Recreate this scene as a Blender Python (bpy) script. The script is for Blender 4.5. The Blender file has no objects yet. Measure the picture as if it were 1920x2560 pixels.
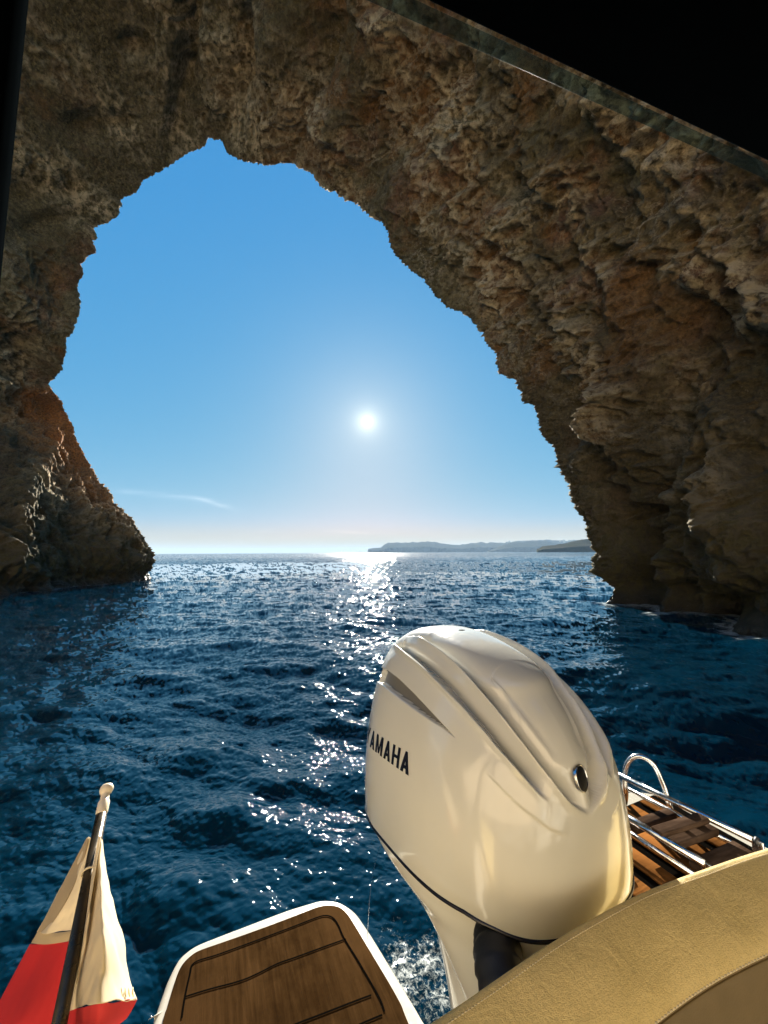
import bpy, bmesh, math, random
import numpy as np
from mathutils import Vector, Matrix
from mathutils.bvhtree import BVHTree
random.seed(7); np.random.seed(7)
R = math.radians
scene = bpy.context.scene
col = scene.collection

# ------------------------------------------------------------------ camera
CAMH = 1.85                       # eye height above the water
PITCH, ROLL = R(6.01), R(0.32)
F, CX, CY = 962.0, 960.0, 1280.0  # measured on the 1920 x 2560 photograph
fwd = Vector((0, math.cos(PITCH), math.sin(PITCH)))
up0 = Vector((0, -math.sin(PITCH), math.cos(PITCH)))
rt0 = Vector((1, 0, 0))
rt = rt0*math.cos(ROLL) - up0*math.sin(ROLL)
up = up0*math.cos(ROLL) + rt0*math.sin(ROLL)
cam_d = bpy.data.cameras.new("camera")
cam = bpy.data.objects.new("camera", cam_d); col.objects.link(cam)
cam.matrix_world = Matrix(((rt.x, up.x, -fwd.x, 0), (rt.y, up.y, -fwd.y, 0), (rt.z, up.z, -fwd.z, CAMH), (0, 0, 0, 1)))
cam_d.sensor_fit = 'VERTICAL'; cam_d.sensor_height = 36; cam_d.sensor_width = 27
cam_d.lens = F/2560*36
cam_d.clip_start = 0.02; cam_d.clip_end = 60000
scene.camera = cam
EYE = Vector((0, 0, CAMH))

# ------------------------------------------------------------------ sky, sun, exposure
SUN_EL, SUN_AZ = R(19.2), R(-2.5)          # azimuth measured from +Y towards +X
sun_dir = Vector((math.sin(SUN_AZ)*math.cos(SUN_EL), math.cos(SUN_AZ)*math.cos(SUN_EL), math.sin(SUN_EL)))
world = bpy.data.worlds.new("World"); scene.world = world
world.use_nodes = True
wn, wl = world.node_tree.nodes, world.node_tree.links
wn.clear()
def wnode(t, **kw):
    n = wn.new(t)
    for k, v in kw.items(): setattr(n, k, v)
    return n
sky = wnode('ShaderNodeTexSky', sky_type='NISHITA', sun_disc=False)
sky.sun_elevation = SUN_EL; sky.sun_rotation = SUN_AZ
sky.altitude = 0; sky.air_density = 1.0; sky.dust_density = 0.15; sky.ozone_density = 3.0
# grade the Nishita sky channel by channel: gain * c**power (a compressed, deeper blue)
sp3 = wnode('ShaderNodeSeparateColor'); wl.new(sky.outputs[0], sp3.inputs[0])
hs = wnode('ShaderNodeCombineColor')
SKYG = ((0.293, 1.0), (1.221, 0.40), (3.06, 0.08))
for i_, (g_, p_) in enumerate(SKYG):
    n1_ = wnode('ShaderNodeMath', operation='POWER'); wl.new(sp3.outputs[i_], n1_.inputs[0]); n1_.inputs[1].default_value = p_
    n2_ = wnode('ShaderNodeMath', operation='MULTIPLY'); wl.new(n1_.outputs[0], n2_.inputs[0]); n2_.inputs[1].default_value = g_
    n3_ = wnode('ShaderNodeMath', operation='MINIMUM'); wl.new(n2_.outputs[0], n3_.inputs[0]); n3_.inputs[1].default_value = 3.9
    wl.new(n3_.outputs[0], hs.inputs[i_])
geo = wnode('ShaderNodeTexCoord')
def wmath(op, a, b=None, c=None):
    n = wnode('ShaderNodeMath', operation=op)
    for i, x in enumerate((a, b, c)):
        if x is None: continue
        if isinstance(x, (int, float)): n.inputs[i].default_value = x
        else: wl.new(x, n.inputs[i])
    return n.outputs[0]
dot = wnode('ShaderNodeVectorMath', operation='DOT_PRODUCT')
nrm = wnode('ShaderNodeVectorMath', operation='NORMALIZE')
wl.new(geo.outputs['Generated'], nrm.inputs[0])
wl.new(nrm.outputs[0], dot.inputs[0]); dot.inputs[1].default_value = sun_dir
ang = wmath('ARCCOSINE', wmath('MINIMUM', dot.outputs['Value'], 1.0))
# the sun's disc and the bright aureole of forward-scattered light round it
disc = wmath('LESS_THAN', ang, R(.42))
a1 = wmath('POWER', 2.71828, wmath('MULTIPLY', ang, -1/R(1.0)))
a2 = wmath('POWER', 2.71828, wmath('MULTIPLY', ang, -1/R(7.0)))
glow = wmath('ADD', wmath('MULTIPLY', disc, 60.0), wmath('ADD', wmath('MULTIPLY', a1, 5.5), wmath('MULTIPLY', a2, 1.15)))
gcol = wnode('ShaderNodeVectorMath', operation='SCALE'); gcol.inputs[0].default_value = (1.0, 0.90, 0.62)
wl.new(glow, gcol.inputs['Scale'])
# thin high cirrus, a few streaks low over the horizon
sep = wnode('ShaderNodeSeparateXYZ'); wl.new(nrm.outputs[0], sep.inputs[0])
el = wmath('ARCSINE', sep.outputs['Z']); az = wmath('ARCTAN2', sep.outputs['X'], sep.outputs['Y'])
def streak(azc, elc, slope, halfw, halfh, strength, curve=0.0):
    da = wmath('SUBTRACT', az, R(azc))
    de = wmath('SUBTRACT', wmath('SUBTRACT', el, R(elc)), wmath('ADD', wmath('MULTIPLY', da, slope), wmath('MULTIPLY', wmath('MULTIPLY', da, da), curve)))
    q = wmath('ADD', wmath('POWER', wmath('ABSOLUTE', wmath('DIVIDE', da, R(halfw))), 2.0), wmath('POWER', wmath('ABSOLUTE', wmath('DIVIDE', de, R(halfh))), 2.0))
    return wmath('MULTIPLY', wmath('POWER', 2.71828, wmath('MULTIPLY', q, -1.0)), strength)
cv = wnode('ShaderNodeCombineXYZ'); wl.new(wmath('MULTIPLY', az, 9.0), cv.inputs[0]); wl.new(wmath('MULTIPLY', el, 70.0), cv.inputs[1])
cno = wnode('ShaderNodeTexNoise'); cno.inputs['Scale'].default_value = 1.6; cno.inputs['Detail'].default_value = 6; cno.inputs['Roughness'].default_value = .6
wl.new(cv.outputs[0], cno.inputs['Vector'])
cmod = wmath('MULTIPLY', wmath('MAXIMUM', wmath('SUBTRACT', cno.outputs['Fac'], 0.3), 0.0), 3.0)
STREAKS = [(-27.3, 7.4, -0.10, 4.6, 0.45, 1.5, -0.9), (-24.2, 6.9, -0.28, 1.9, 0.28, 2.2, 0.0), (-33.5, 7.7, 0.02, 2.0, 0.3, 1.4, 0.0),
           (-17.5, 3.05, 0, 1.3, .16, .8, 0), (-5.5, 3.1, -0.03, 2.6, .2, 1.4, 0), (-3.0, 2.85, -.02, 2.2, .12, 1.0, 0), (13.2, 7.3, 0.5, .5, .06, .7, 0)]
tot = None
for s_ in STREAKS:
    v = streak(*s_); tot = v if tot is None else wmath('ADD', tot, v)
# a soft flat veil resting on the horizon
veil = wmath('MULTIPLY', wmath('POWER', 2.71828, wmath('MULTIPLY', wmath('POWER', wmath('ABSOLUTE', wmath('DIVIDE', el, R(3.3))), 3.0), -1.0)), 1.0)
cl = wmath('MULTIPLY', wmath('MULTIPLY', tot, cmod), .42)
veilm = wmath('MULTIPLY', veil, wmath('ADD', wmath('MULTIPLY', cmod, .12), .82))
ccol = wnode('ShaderNodeVectorMath', operation='SCALE'); ccol.inputs[0].default_value = (1.0, 0.90, 0.80)
wl.new(cl, ccol.inputs['Scale'])
vm = wnode('ShaderNodeMix', data_type='RGBA'); wl.new(veilm, vm.inputs[0]); wl.new(hs.outputs[0], vm.inputs[6]); vm.inputs[7].default_value = (3.25, 3.0, 2.2, 1)
add1 = wnode('ShaderNodeVectorMath', operation='ADD'); wl.new(vm.outputs[2], add1.inputs[0]); wl.new(gcol.outputs[0], add1.inputs[1])
add2 = wnode('ShaderNodeVectorMath', operation='ADD'); wl.new(add1.outputs[0], add2.inputs[0]); wl.new(ccol.outputs[0], add2.inputs[1])
bg = wnode('ShaderNodeBackground'); bg.inputs['Strength'].default_value = 0.05
wl.new(add2.outputs[0], bg.inputs['Color'])
wo = wnode('ShaderNodeOutputWorld'); wl.new(bg.outputs[0], wo.inputs['Surface'])

sd = bpy.data.lights.new("sun", 'SUN'); so = bpy.data.objects.new("sun", sd); col.objects.link(so)
sd.energy = 5.0; sd.angle = R(0.55); sd.color = (1.0, 0.93, 0.80)
so.rotation_euler = sun_dir.to_track_quat('Z', 'Y').to_euler(); so.location = (0, 0, 60)

scene.view_settings.view_transform = 'Standard'; scene.view_settings.look = 'None'
scene.view_settings.exposure = 2.05; scene.view_settings.gamma = 1
scene.view_settings.use_curve_mapping = False
cy = scene.cycles
cy.use_denoising = True
cy.max_bounces = 8; cy.diffuse_bounces = 4; cy.glossy_bounces = 4; cy.transmission_bounces = 4; cy.volume_bounces = 0
cy.sample_clamp_indirect = 6.0; cy.sample_clamp_direct = 110.0
cy.caustics_reflective = False; cy.caustics_refractive = False

# ------------------------------------------------------------------ helpers
def ray(u, v):
    """direction through pixel (u, v) of the 1920 x 2560 photograph"""
    return (fwd + rt*((u-CX)/F) + up*((CY-v)/F))
def PY(u, v, y):
    d = ray(u, v); return EYE + d*(y/d.y)
def PZ(u, v, z):
    d = ray(u, v); return EYE + d*((z-CAMH)/d.z)
K = 1920/1659.0
def D(u, v): return (u*K, v*K)
def proj(P):
    """project an (n,3) array to photo pixels"""
    P = np.asarray(P, float) - np.array(EYE)
    x = P@np.array(rt); y = P@np.array(up); z = P@np.array(fwd)
    return CX + F*x/z, CY - F*y/z, z

class NT:
    """small wrapper for building node materials"""
    def __init__(s, name):
        s.m = bpy.data.materials.new(name); s.m.use_nodes = True
        s.t = s.m.node_tree; s.t.nodes.clear()
        s.out = s.n('ShaderNodeOutputMaterial')
    def n(s, t, ins=None, **kw):
        n = s.t.nodes.new(t)
        for k, v in kw.items(): setattr(n, k, v)
        for k, v in (ins or {}).items(): s.set(n.inputs[k], v)
        return n
    def set(s, inp, v):
        if isinstance(v, bpy.types.NodeSocket): s.t.links.new(v, inp)
        elif isinstance(v, tuple) and len(v) == 3 and inp.type == 'RGBA': inp.default_value = (*v, 1)
        else: inp.default_value = v
    def math(s, op, a, b=None, c=None, clamp=False):
        n = s.n('ShaderNodeMath', operation=op); n.use_clamp = clamp
        for i, x in enumerate((a, b, c)):
            if x is not None: s.set(n.inputs[i], x)
        return n.outputs[0]
    def mix(s, f, a, b, blend='MIX'):
        n = s.n('ShaderNodeMix', data_type='RGBA', blend_type=blend)
        s.set(n.inputs[0], f); s.set(n.inputs[6], a); s.set(n.inputs[7], b)
        return n.outputs[2]
    def noise(s, scale, detail=4, rough=.5, vec=None, dist=0.0, out='Fac', **kw):
        n = s.n('ShaderNodeTexNoise', **kw)
        n.inputs['Scale'].default_value = scale; n.inputs['Detail'].default_value = detail
        n.inputs['Roughness'].default_value = rough; n.inputs['Distortion'].default_value = dist
        s.set(n.inputs['Vector'], vec if vec is not None else s.obj())
        return n.outputs[out]
    def obj(s):
        if not hasattr(s, '_tc'): s._tc = s.n('ShaderNodeTexCoord')
        return s._tc.outputs['Object']
    def ramp(s, f, *stops):
        n = s.n('ShaderNodeValToRGB'); e = n.color_ramp.elements
        while len(e) < len(stops): e.new(0.5)
        for x, (p, c) in zip(e, stops):
            x.position = p; x.color = (*c, 1) if len(c) == 3 else c
        s.set(n.inputs[0], f); return n.outputs[0]
    def mapr(s, f, a, b, c, d):
        n = s.n('ShaderNodeMapRange'); n.clamp = True
        s.set(n.inputs[0], f)
        for i, x in enumerate((a, b, c, d)): n.inputs[i+1].default_value = x
        return n.outputs[0]
    def scale(s, vec, sc):
        n = s.n('ShaderNodeMapping'); s.set(n.inputs[0], vec); n.inputs['Scale'].default_value = sc
        return n.outputs[0]
    def bump(s, h, strength, dist, normal=None):
        n = s.n('ShaderNodeBump'); s.set(n.inputs['Height'], h)
        s.set(n.inputs['Strength'], strength); n.inputs['Distance'].default_value = dist
        if normal is not None: s.set(n.inputs['Normal'], normal)
        return n.outputs[0]
    def bsdf(s, **kw):
        b = s.n('ShaderNodeBsdfPrincipled')
        for k, v in kw.items(): s.set(b.inputs[k.replace('_', ' ')], v)
        s.t.links.new(b.outputs[0], s.out.inputs['Surface'])
        return b

def tag(o, label=None, cat=None, group=None, kind=None):
    if label: o['label'] = label
    if cat: o['category'] = cat
    if group: o['group'] = group
    if kind: o['kind'] = kind
    return o
def empty(name, loc, rz=0):
    o = bpy.data.objects.new(name, None); o.empty_display_size = .2
    o.location = loc; o.rotation_euler = (0, 0, rz); col.objects.link(o); return o
def link_mesh(name, me, mat, parent=None, smooth=True):
    o = bpy.data.objects.new(name, me); col.objects.link(o)
    if mat:
        for m in (mat if isinstance(mat, (list, tuple)) else [mat]): me.materials.append(m)
    if smooth: me.polygons.foreach_set('use_smooth', [True]*len(me.polygons))
    if parent: o.parent = parent
    return o
def grid_mesh(name, P, mat, closed_u=False, closed_v=False, parent=None, smooth=True, flip=False):
    """P: (nu, nv, 3) array of points -> quad mesh"""
    nu, nv = P.shape[:2]
    idx = np.arange(nu*nv).reshape(nu, nv)
    A = idx if not closed_u else np.vstack([idx, idx[:1]])
    if closed_v: A = np.hstack([A, A[:, :1]])
    q = np.stack([A[:-1, :-1], A[1:, :-1], A[1:, 1:], A[:-1, 1:]], -1).reshape(-1, 4)
    if flip: q = q[:, ::-1]
    me = bpy.data.meshes.new(name)
    me.vertices.add(nu*nv); me.vertices.foreach_set('co', P.reshape(-1).astype(np.float32))
    me.loops.add(q.size); me.loops.foreach_set('vertex_index', q.reshape(-1).astype(np.int32))
    me.polygons.add(len(q)); me.polygons.foreach_set('loop_start', (np.arange(len(q))*4).astype(np.int32))
    me.update(calc_edges=True)
    return link_mesh(name, me, mat, parent, smooth)
def from_bm(name, bm, mat, parent=None, smooth=True):
    me = bpy.data.meshes.new(name); bm.to_mesh(me); bm.free()
    return link_mesh(name, me, mat, parent, smooth)
_rs = np.random.RandomState(3)
_perm = np.tile(_rs.permutation(256), 2); _grad = _rs.normal(size=(256, 3)); _grad /= np.linalg.norm(_grad, axis=1)[:, None]
def perlin(P):
    """gradient noise, P (n,3) -> about -1..1"""
    P = np.asarray(P, np.float32); Pi = np.floor(P).astype(np.int64); f = P - Pi; Pi &= 255
    w = f*f*f*(f*(f*6-15)+10)
    out = 0
    for dx in (0, 1):
        wx = w[:, 0] if dx else 1-w[:, 0]
        for dy in (0, 1):
            wy = w[:, 1] if dy else 1-w[:, 1]
            for dz in (0, 1):
                wz = w[:, 2] if dz else 1-w[:, 2]
                h = _perm[_perm[_perm[(Pi[:, 0]+dx) & 255]+((Pi[:, 1]+dy) & 255)]+((Pi[:, 2]+dz) & 255)]
                g = _grad[h]
                out = out + wx*wy*wz*(g[:, 0]*(f[:, 0]-dx)+g[:, 1]*(f[:, 1]-dy)+g[:, 2]*(f[:, 2]-dz))
    return out*1.5
def fbm(P, octs=4, lac=2.03, gain=.5, ridged=False):
    a, s, t = 1.0, 0, 0
    for i in range(octs):
        n = perlin(P + 17.3*i)
        if ridged: n = 1-2*np.abs(n)
        s = s + a*n; t += a; a *= gain; P = P*lac
    return s/t

def worley(P, seed=0):
    """distance to the nearest of one random point per unit cell"""
    P = np.asarray(P, np.float32); Pi = np.floor(P).astype(np.int64); best = np.full(len(P), 9.0, np.float32); sec = best.copy()
    pts = np.random.RandomState(seed+11).rand(256, 3).astype(np.float32)
    for dx in (-1, 0, 1):
        for dy in (-1, 0, 1):
            for dz in (-1, 0, 1):
                c = Pi+np.array([dx, dy, dz]); h = _perm[_perm[_perm[c[:, 0] & 255]+(c[:, 1] & 255)]+(c[:, 2] & 255)]
                d = np.sqrt(((c+pts[h]-P)**2).sum(1)).astype(np.float32)
                sec = np.where(d < best, best, np.minimum(sec, d)); best = np.minimum(best, d)
    return best, sec
# ------------------------------------------------------------------ rock arch
OUT = [(345,1452),(373,1426),(381,1400),(375,1381),(363,1369),(351,1345),(330,1320),(319,1296),(296,1277),(281,1263),(265,1230),(239,1203),(210,1150),(183,1100),
(171,1062),(159,1030),(147,1002),(129,982),(114,957),(127,945),(149,923),(152,893),(158,871),(157,843),(174,826),(183,801),(193,766),(193,739),(186,724),(186,699),
(198,679),(195,657),(211,636),(231,627),(230,610),(225,597),(236,590),(226,565),(258,551),(289,532),(301,509),(295,492),(336,472),(353,440),(417,411),(463,376),
(512,359),(521,336),(558,347),(570,376),(608,396),(665,405),(712,402),(775,417),(810,451),(856,480),(903,503),(937,538),(960,550),(974,563),(984,614),(1014,651),
(1068,698),(1123,766),(1163,776),(1218,841),(1251,881),(1258,922),(1299,946),(1326,1003),(1353,1010),(1370,1085),(1407,1125),(1411,1166),(1441,1207),(1451,1254),
(1465,1288),(1482,1329),(1496,1383),(1489,1424),(1516,1478),(1522,1498),(1529,1520)]
OUT = np.array(OUT, float)
seg = np.r_[0, np.cumsum(np.linalg.norm(np.diff(OUT, axis=0), axis=1))]; seg /= seg[-1]
# depth (Y) of the rim along the outline
def rim_depth(t):
    return np.interp(t, [0, .08, .16, .22, .32, .45, .6, .75, .9, 1.0], [27.6, 28.5, 29, 25, 23.5, 22.5, 20.5, 17.5, 14.6, 13.6])
NTT = 1500
# sample denser where the rim is nearer in pixels: uniform in image arc length
tt = np.linspace(0, 1, NTT)
ou = np.interp(tt, seg, OUT[:, 0]); ov = np.interp(tt, seg, OUT[:, 1])
yd = rim_depth(tt)
E = np.array([PY(a, b, c)[:] for a, b, c in zip(ou, ov, yd)])
# below the water at both ends
def dive(p, dx):
    return np.stack([p + np.array([dx*k, 0, -.35*k]) for k in range(1, 8)])
E = np.vstack([dive(E[0], -.25)[::-1], E, dive(E[-1], .12)])
NU = len(E)
# smoothed version for the inner tunnel (fine rim teeth fade with distance from the rim)
def smooth1(A, k):
    ker = np.hanning(2*k+1); ker /= ker.sum()
    B = np.vstack([np.repeat(A[:1], k, 0), A, np.repeat(A[-1:], k, 0)])
    return np.stack([np.convolve(B[:, i], ker, 'valid') for i in range(3)], 1)
Es1, Es2 = smooth1(E, 40), smooth1(E, 130)
# outward direction in the x-z plane (away from the opening)
tan = np.gradient(Es2, axis=0); tan[:, 1] = 0; tan /= np.linalg.norm(tan, axis=1)[:, None]
outw = np.stack([-tan[:, 2], 0*tan[:, 0], tan[:, 0]], 1)     # rotate 90 degrees
cen = np.array([-4.0, 0, 8.0])
sg = np.sign(np.sum(outw*(Es2-cen)*[1, 0, 1], axis=1)); outw *= np.where(sg == 0, 1, sg)[:, None]
outw = smooth1(outw, 60); outw /= np.linalg.norm(outw, axis=1)[:, None]
# rows: outer cliff (s<0), rim, tunnel (s>0)
s_out = -np.array([55, 42, 32, 24, 18, 13, 9, 6.5, 4.6, 3.2, 2.3, 1.6, 1.15, .8, .55, .36, .22, .12, .05])
s_in = np.r_[np.linspace(0, 2.2, 70)[0:], 2.2+np.cumsum(np.linspace(.035, .085, 330))]
S = np.r_[s_out, s_in]
NV = len(S)
P = np.zeros((NU, NV, 3))
ts_ = np.linspace(0, 1, NU)
vaultw = (np.clip((ts_-.10)/.15, 0, 1)*np.clip((.97-ts_)/.25, 0, 1))[:, None]
for j, s in enumerate(S):
    if s < 0:
        a = -s
        base = E + outw*(a*1.0)[None] if False else E + outw*a*0.97
        base = base + np.array([0, 1, 0])*(0.55*(1-math.exp(-a/1.2)) - .12*a)
        w = math.exp(-a/1.5)
        P[:, j] = base*w + (base-E+Es1)*(1-w)
    else:
        w = math.exp(-s/.7); w2 = math.exp(-s/6)
        b = E*w + (Es1*w2 + Es2*(1-w2))*(1-w)
        flare = .16*s + .5*(1-math.exp(-s/1.4)) + .42*s*vaultw
        P[:, j] = b + outw*flare - np.array([0, 1, 0])*s
tg = np.linspace(0, 1, NU)[:, None]; sgd = S[None, :]
# the side walls run almost straight back, the vault flares
side_r = np.clip((tg-.86)/.14, 0, 1); side_l = np.clip((.16-tg)/.16, 0, 1)
fl = .10*np.clip(sgd, 0, None)
P[:, :, 0] -= fl*side_r*1.7
P[:, :, 0] += fl*side_l*1.5
# big hand-placed relief: (u, v, radius_u, radius_v, rotation, amount in metres, + = towards the tunnel axis)
nrmv = np.broadcast_to(outw[:, None, :], P.shape)
pu, pv, pz = proj(P.reshape(-1, 3)); pu = pu.reshape(NU, NV); pv = pv.reshape(NU, NV); pz = pz.reshape(NU, NV)
vis = (pz > .5) & (sgd >= 0)
REL = [(1610, 1400, 48, 190, -18, -2.3), (1560,1500,60,60,0,-.9), (1560, 1020, 55, 330, -28, .75), (1665, 1330, 45, 260, -22, .9), (1770, 1560, 80, 40, 30, -1.3),
       (1470, 1040, 40, 200, -30, -.8), (1300, 560, 60, 200, -35, .7), (1180, 690, 40, 190, -45, -.7), (1000, 480, 60, 170, -40, .7), (1300, 480, 70, 45, -20, -1.2),
       (470, 130, 26, 240, -8, -1.6), (610, 150, 40, 180, -12, -1.0), (560, 200, 30, 160, -15, .5), (700, 90, 60, 130, 0, 1.1), (700, 300, 50, 90, 0, .5),
       (210, 310, 50, 35, 0, -.9), (335, 110, 45, 30, 0, -.8), (180, 470, 40, 35, 0, -.8), (300, 300, 40, 25, 0, -.6), (60, 480, 60, 50, 0, -.9), (120, 560, 90, 30, 15, -.8),
       (60, 760, 35, 110, 20, .6), (130, 700, 25, 90, 25, -.7), (60, 980, 120, 26, -8, .8), (40, 1040, 130, 40, 0, -1.0), (40, 860, 50, 40, 0, -.8),
       (90, 1180, 30, 160, -25, .8), (160, 1330, 40, 130, -15, -.6), (60, 1420, 120, 50, 0, .7), (30, 1250, 40, 140, -5, .7), (250, 1380, 60, 60, 0, .8),
       (900, 200, 55, 260, -25, .8), (820, 130, 30, 200, -15, -.8), (1080, 260, 40, 200, -30, -.7), (1450, 330, 60, 150, -25, .8), (1600, 700, 70, 240, -15, .8),
       (1730, 900, 80, 300, -10, -.8), (1850, 1250, 60, 260, 0, .8), (1500, 800, 60, 120, -30, -.6), (1690, 1120, 40, 90, 0, -.7)]
disp = np.zeros((NU, NV))
for (u, v, ru, rv, rot, amt) in REL:
    c, s_ = math.cos(R(rot)), math.sin(R(rot))
    du, dv = pu-u, pv-v
    a = (du*c - dv*s_*1.0)/ru; b = (du*s_ + dv*c)/rv
    disp += np.where(vis, -amt*np.exp(-(a*a+b*b)), 0)*np.clip(sgd/.8, 0, 1)
def ledge(pts, amts, wl, wr, wdt=12, crest=.3):
    '''a sharp rib along a traced line; the rock left of it (towards the opening) is cut back by amts metres'''
    global disp
    pts = np.array(pts, float); m_ = vis & (pu > pts[:, 0].min()-wl*3) & (pu < pts[:, 0].max()+wr*3) & (pv > pts[:, 1].min()-60) & (pv < pts[:, 1].max()+60)
    x, y = pu[m_], pv[m_]; x = x + 14*np.sin(y/23.)+8*np.sin(y/9.+1); best = np.full(x.shape, 1e9); sd = best.copy(); tpar = np.zeros_like(best)
    for k in range(len(pts)-1):
        (x0, y0), (x1, y1) = pts[k], pts[k+1]; ex_, ey_ = x1-x0, y1-y0; L2 = ex_**2+ey_**2
        t = np.clip(((x-x0)*ex_+(y-y0)*ey_)/L2, 0, 1); dx, dy = x-x0-t*ex_, y-y0-t*ey_; d = np.hypot(dx, dy)
        s_ = np.sign(ex_*dy-ey_*dx); b = d < best; best[b] = d[b]; sd[b] = (s_*d)[b]; tpar[b] = (k+t[b])/(len(pts)-1)
    am = np.interp(tpar, np.linspace(0, 1, len(amts)), amts); env = np.clip(tpar/.08, 0, 1)*np.clip((1-tpar)/.03+.3, 0, 1)
    cut = np.clip((sd+wdt*.5)/wdt, 0, 1); cut = cut*cut*(3-2*cut)*np.exp(-np.clip(sd, 0, None)/wl)
    rib = -crest*am*np.exp(-(np.clip(-sd, 0, None)/wr)**2)*(1-cut)
    disp[m_] += (am*cut + rib)*env*np.clip((sgd*np.ones((NU, 1)))[m_]/1.3-.1, 0, 1)
ledge([(1180,560),(1290,640),(1370,760),(1440,900),(1500,1010),(1560,1130),(1590,1260),(1625,1400),(1650,1530)], [.4,.6,.7,.8,.9,1.2,1.7,2.2,2.4], 60, 40)
ledge([(1420,980),(1480,1060),(1530,1150),(1545,1250),(1560,1330)], [.3,.6,.7,.6], 40, 25)
ledge([(1588,1141),(1640,1235),(1690,1330),(1740,1450),(1800,1570)], [.3,.5,.5,1.0], 45, 30)
ledge([(1230,150),(1290,260),(1300,400),(1340,560),(1400,680)], [.3,.7,.8,.5], 60, 50)
ledge([(1560,330),(1620,470),(1640,620),(1700,800)], [.3,.6,.6,.4], 70, 50)
ledge([(960,480),(1010,560),(1100,640),(1200,720),(1300,830)], [.3,.5,.5,.3], 30, 30)
ledge([(640,0),(640,120),(690,200),(700,300)], [1.0,1.0,.6,.3], 60, 60)
ledge([(480,-40),(490,120),(510,240),(540,330)], [1.2,1.2,.9,.5], 30, 50)
Pf = P.reshape(-1, 3)
damp = np.clip((np.abs(sgd)+.25)/2.0, .22, 1)*np.ones((NU, 1))
wq = np.stack([fbm(Pf*.33+5, 3), fbm(Pf*.33+50, 3), fbm(Pf*.33+90, 3)], 1)*1.1
Q = (Pf + wq)
stretch = np.array([1.0, .9, 1.0])
n_big = fbm(Q*.17*stretch, 3)
n_rid = fbm(Q*.5*stretch+31, 4, ridged=True, gain=.55)
n_med = fbm(Q*1.1+11, 4, ridged=True, gain=.6)
n_pit = np.abs(fbm(Q*.8+70, 3))
w1a, w1b = worley(Q*.75+wq*.3, 1); w2a, w2b = worley(Q*1.9+7, 2)
scal1 = np.clip(w1b-w1a, 0, .6)/.6; scal2 = np.clip(w2b-w2a, 0, .6)/.6      # 0 on the sharp ribs, 1 in the scooped hollows
n_fine = fbm(Pf*4.2+3, 4, gain=.62, ridged=True)
# mossy smooth patch high on the left, rough scalloped rock elsewhere
moss = 1/(1+np.exp(((pu-560)+(pv-560)*.3)/70)); moss = np.where(pv < 560, moss, moss*np.exp(-((pv-560)/60)**2)); moss = np.where(vis, moss, .3)
rough = (1-.75*moss)
rs = lambda a: a.reshape(NU, NV)
# some faces are broad smooth planes, others broken and scooped
sweep = fbm(np.c_[(pu.reshape(-1)-pv.reshape(-1)*.75)*.0062, (pu.reshape(-1)*.6+pv.reshape(-1))*.0024, Pf[:, 1]*.05], 3)
rgh = rs(np.clip(.55+1.5*sweep, .16, 1.25)); rgh = np.where(vis, rgh, .7)
disp += damp*(-1.3*rs(n_big)*rough - .95*rs(n_rid)*rough*rgh*(1-.45*side_r) - .62*rgh*rs(n_med)*(1-.45*moss)*(1-.3*side_r) + .9*rs(n_pit)*rough)
patch = np.clip(rgh.reshape(-1)*1.35-.35+fbm(Pf*.2+40, 2)*.6, 0, 1)
disp += (.38*rs(scal1*patch)+.26*rs(scal2*np.clip(1.2-patch*.6, 0, 1)))*(1-.8*moss)*damp
disp += -rs(n_fine)*(.17+.16*np.exp(-(np.abs(sgd)/.5)**2))
# waterline: the foot is undercut, a little ledge at the water
zz = P[:, :, 2]
disp += np.where(sgd > -2, .5*np.exp(-((zz-.45)/.5)**2)*(1-side_l) + .15*np.exp(-((zz-.5)/.35)**2)*side_l - .35*np.exp(-((zz-.05)/.22)**2), 0)
# strata on the right-hand wall
disp += side_r*.05*np.sin(zz*3.1+rs(n_big)*4)*np.clip(sgd, 0, 1)
P = P + nrmv*disp[:, :, None]
P[:, :, 1] += .35*disp*(sgd > 0)
ridge = rs(n_rid)*.6+rs(n_med)*.4

m = NT('rock')
tc = m.obj()
big = m.noise(.16, 3, .5); med = m.noise(.55, 6, .62, dist=.4); fin = m.noise(3.2, 8, .7); mic = m.noise(16, 6, .75)
base = m.ramp(med, (.28, (.10, .065, .024)), (.43, (.20, .143, .056)), (.57, (.35, .26, .11)), (.74, (.58, .45, .22)))
olive = m.mix(m.mapr(m.noise(.34, 5, .6, vec=m.scale(tc, (1, 1, .8))), .45, .62, 0, .85), base, (.22, .185, .07))
och = m.mix(m.mapr(m.noise(.30, 4, .6, vec=m.scale(tc, (.8, 1.3, 1))), .47, .57, 0, .8), olive, (.46, .21, .055))
pink = m.mix(m.mapr(m.noise(.3, 4, .6, vec=m.scale(tc, (1.3, .9, 1.1))), .56, .66, 0, .6), och, (.42, .19, .12))
grain = m.mix(m.mapr(fin, .36, .60, 0, 1), m.mix(.35, pink, (.04, .03, .018), 'MIX'), pink)
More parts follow.
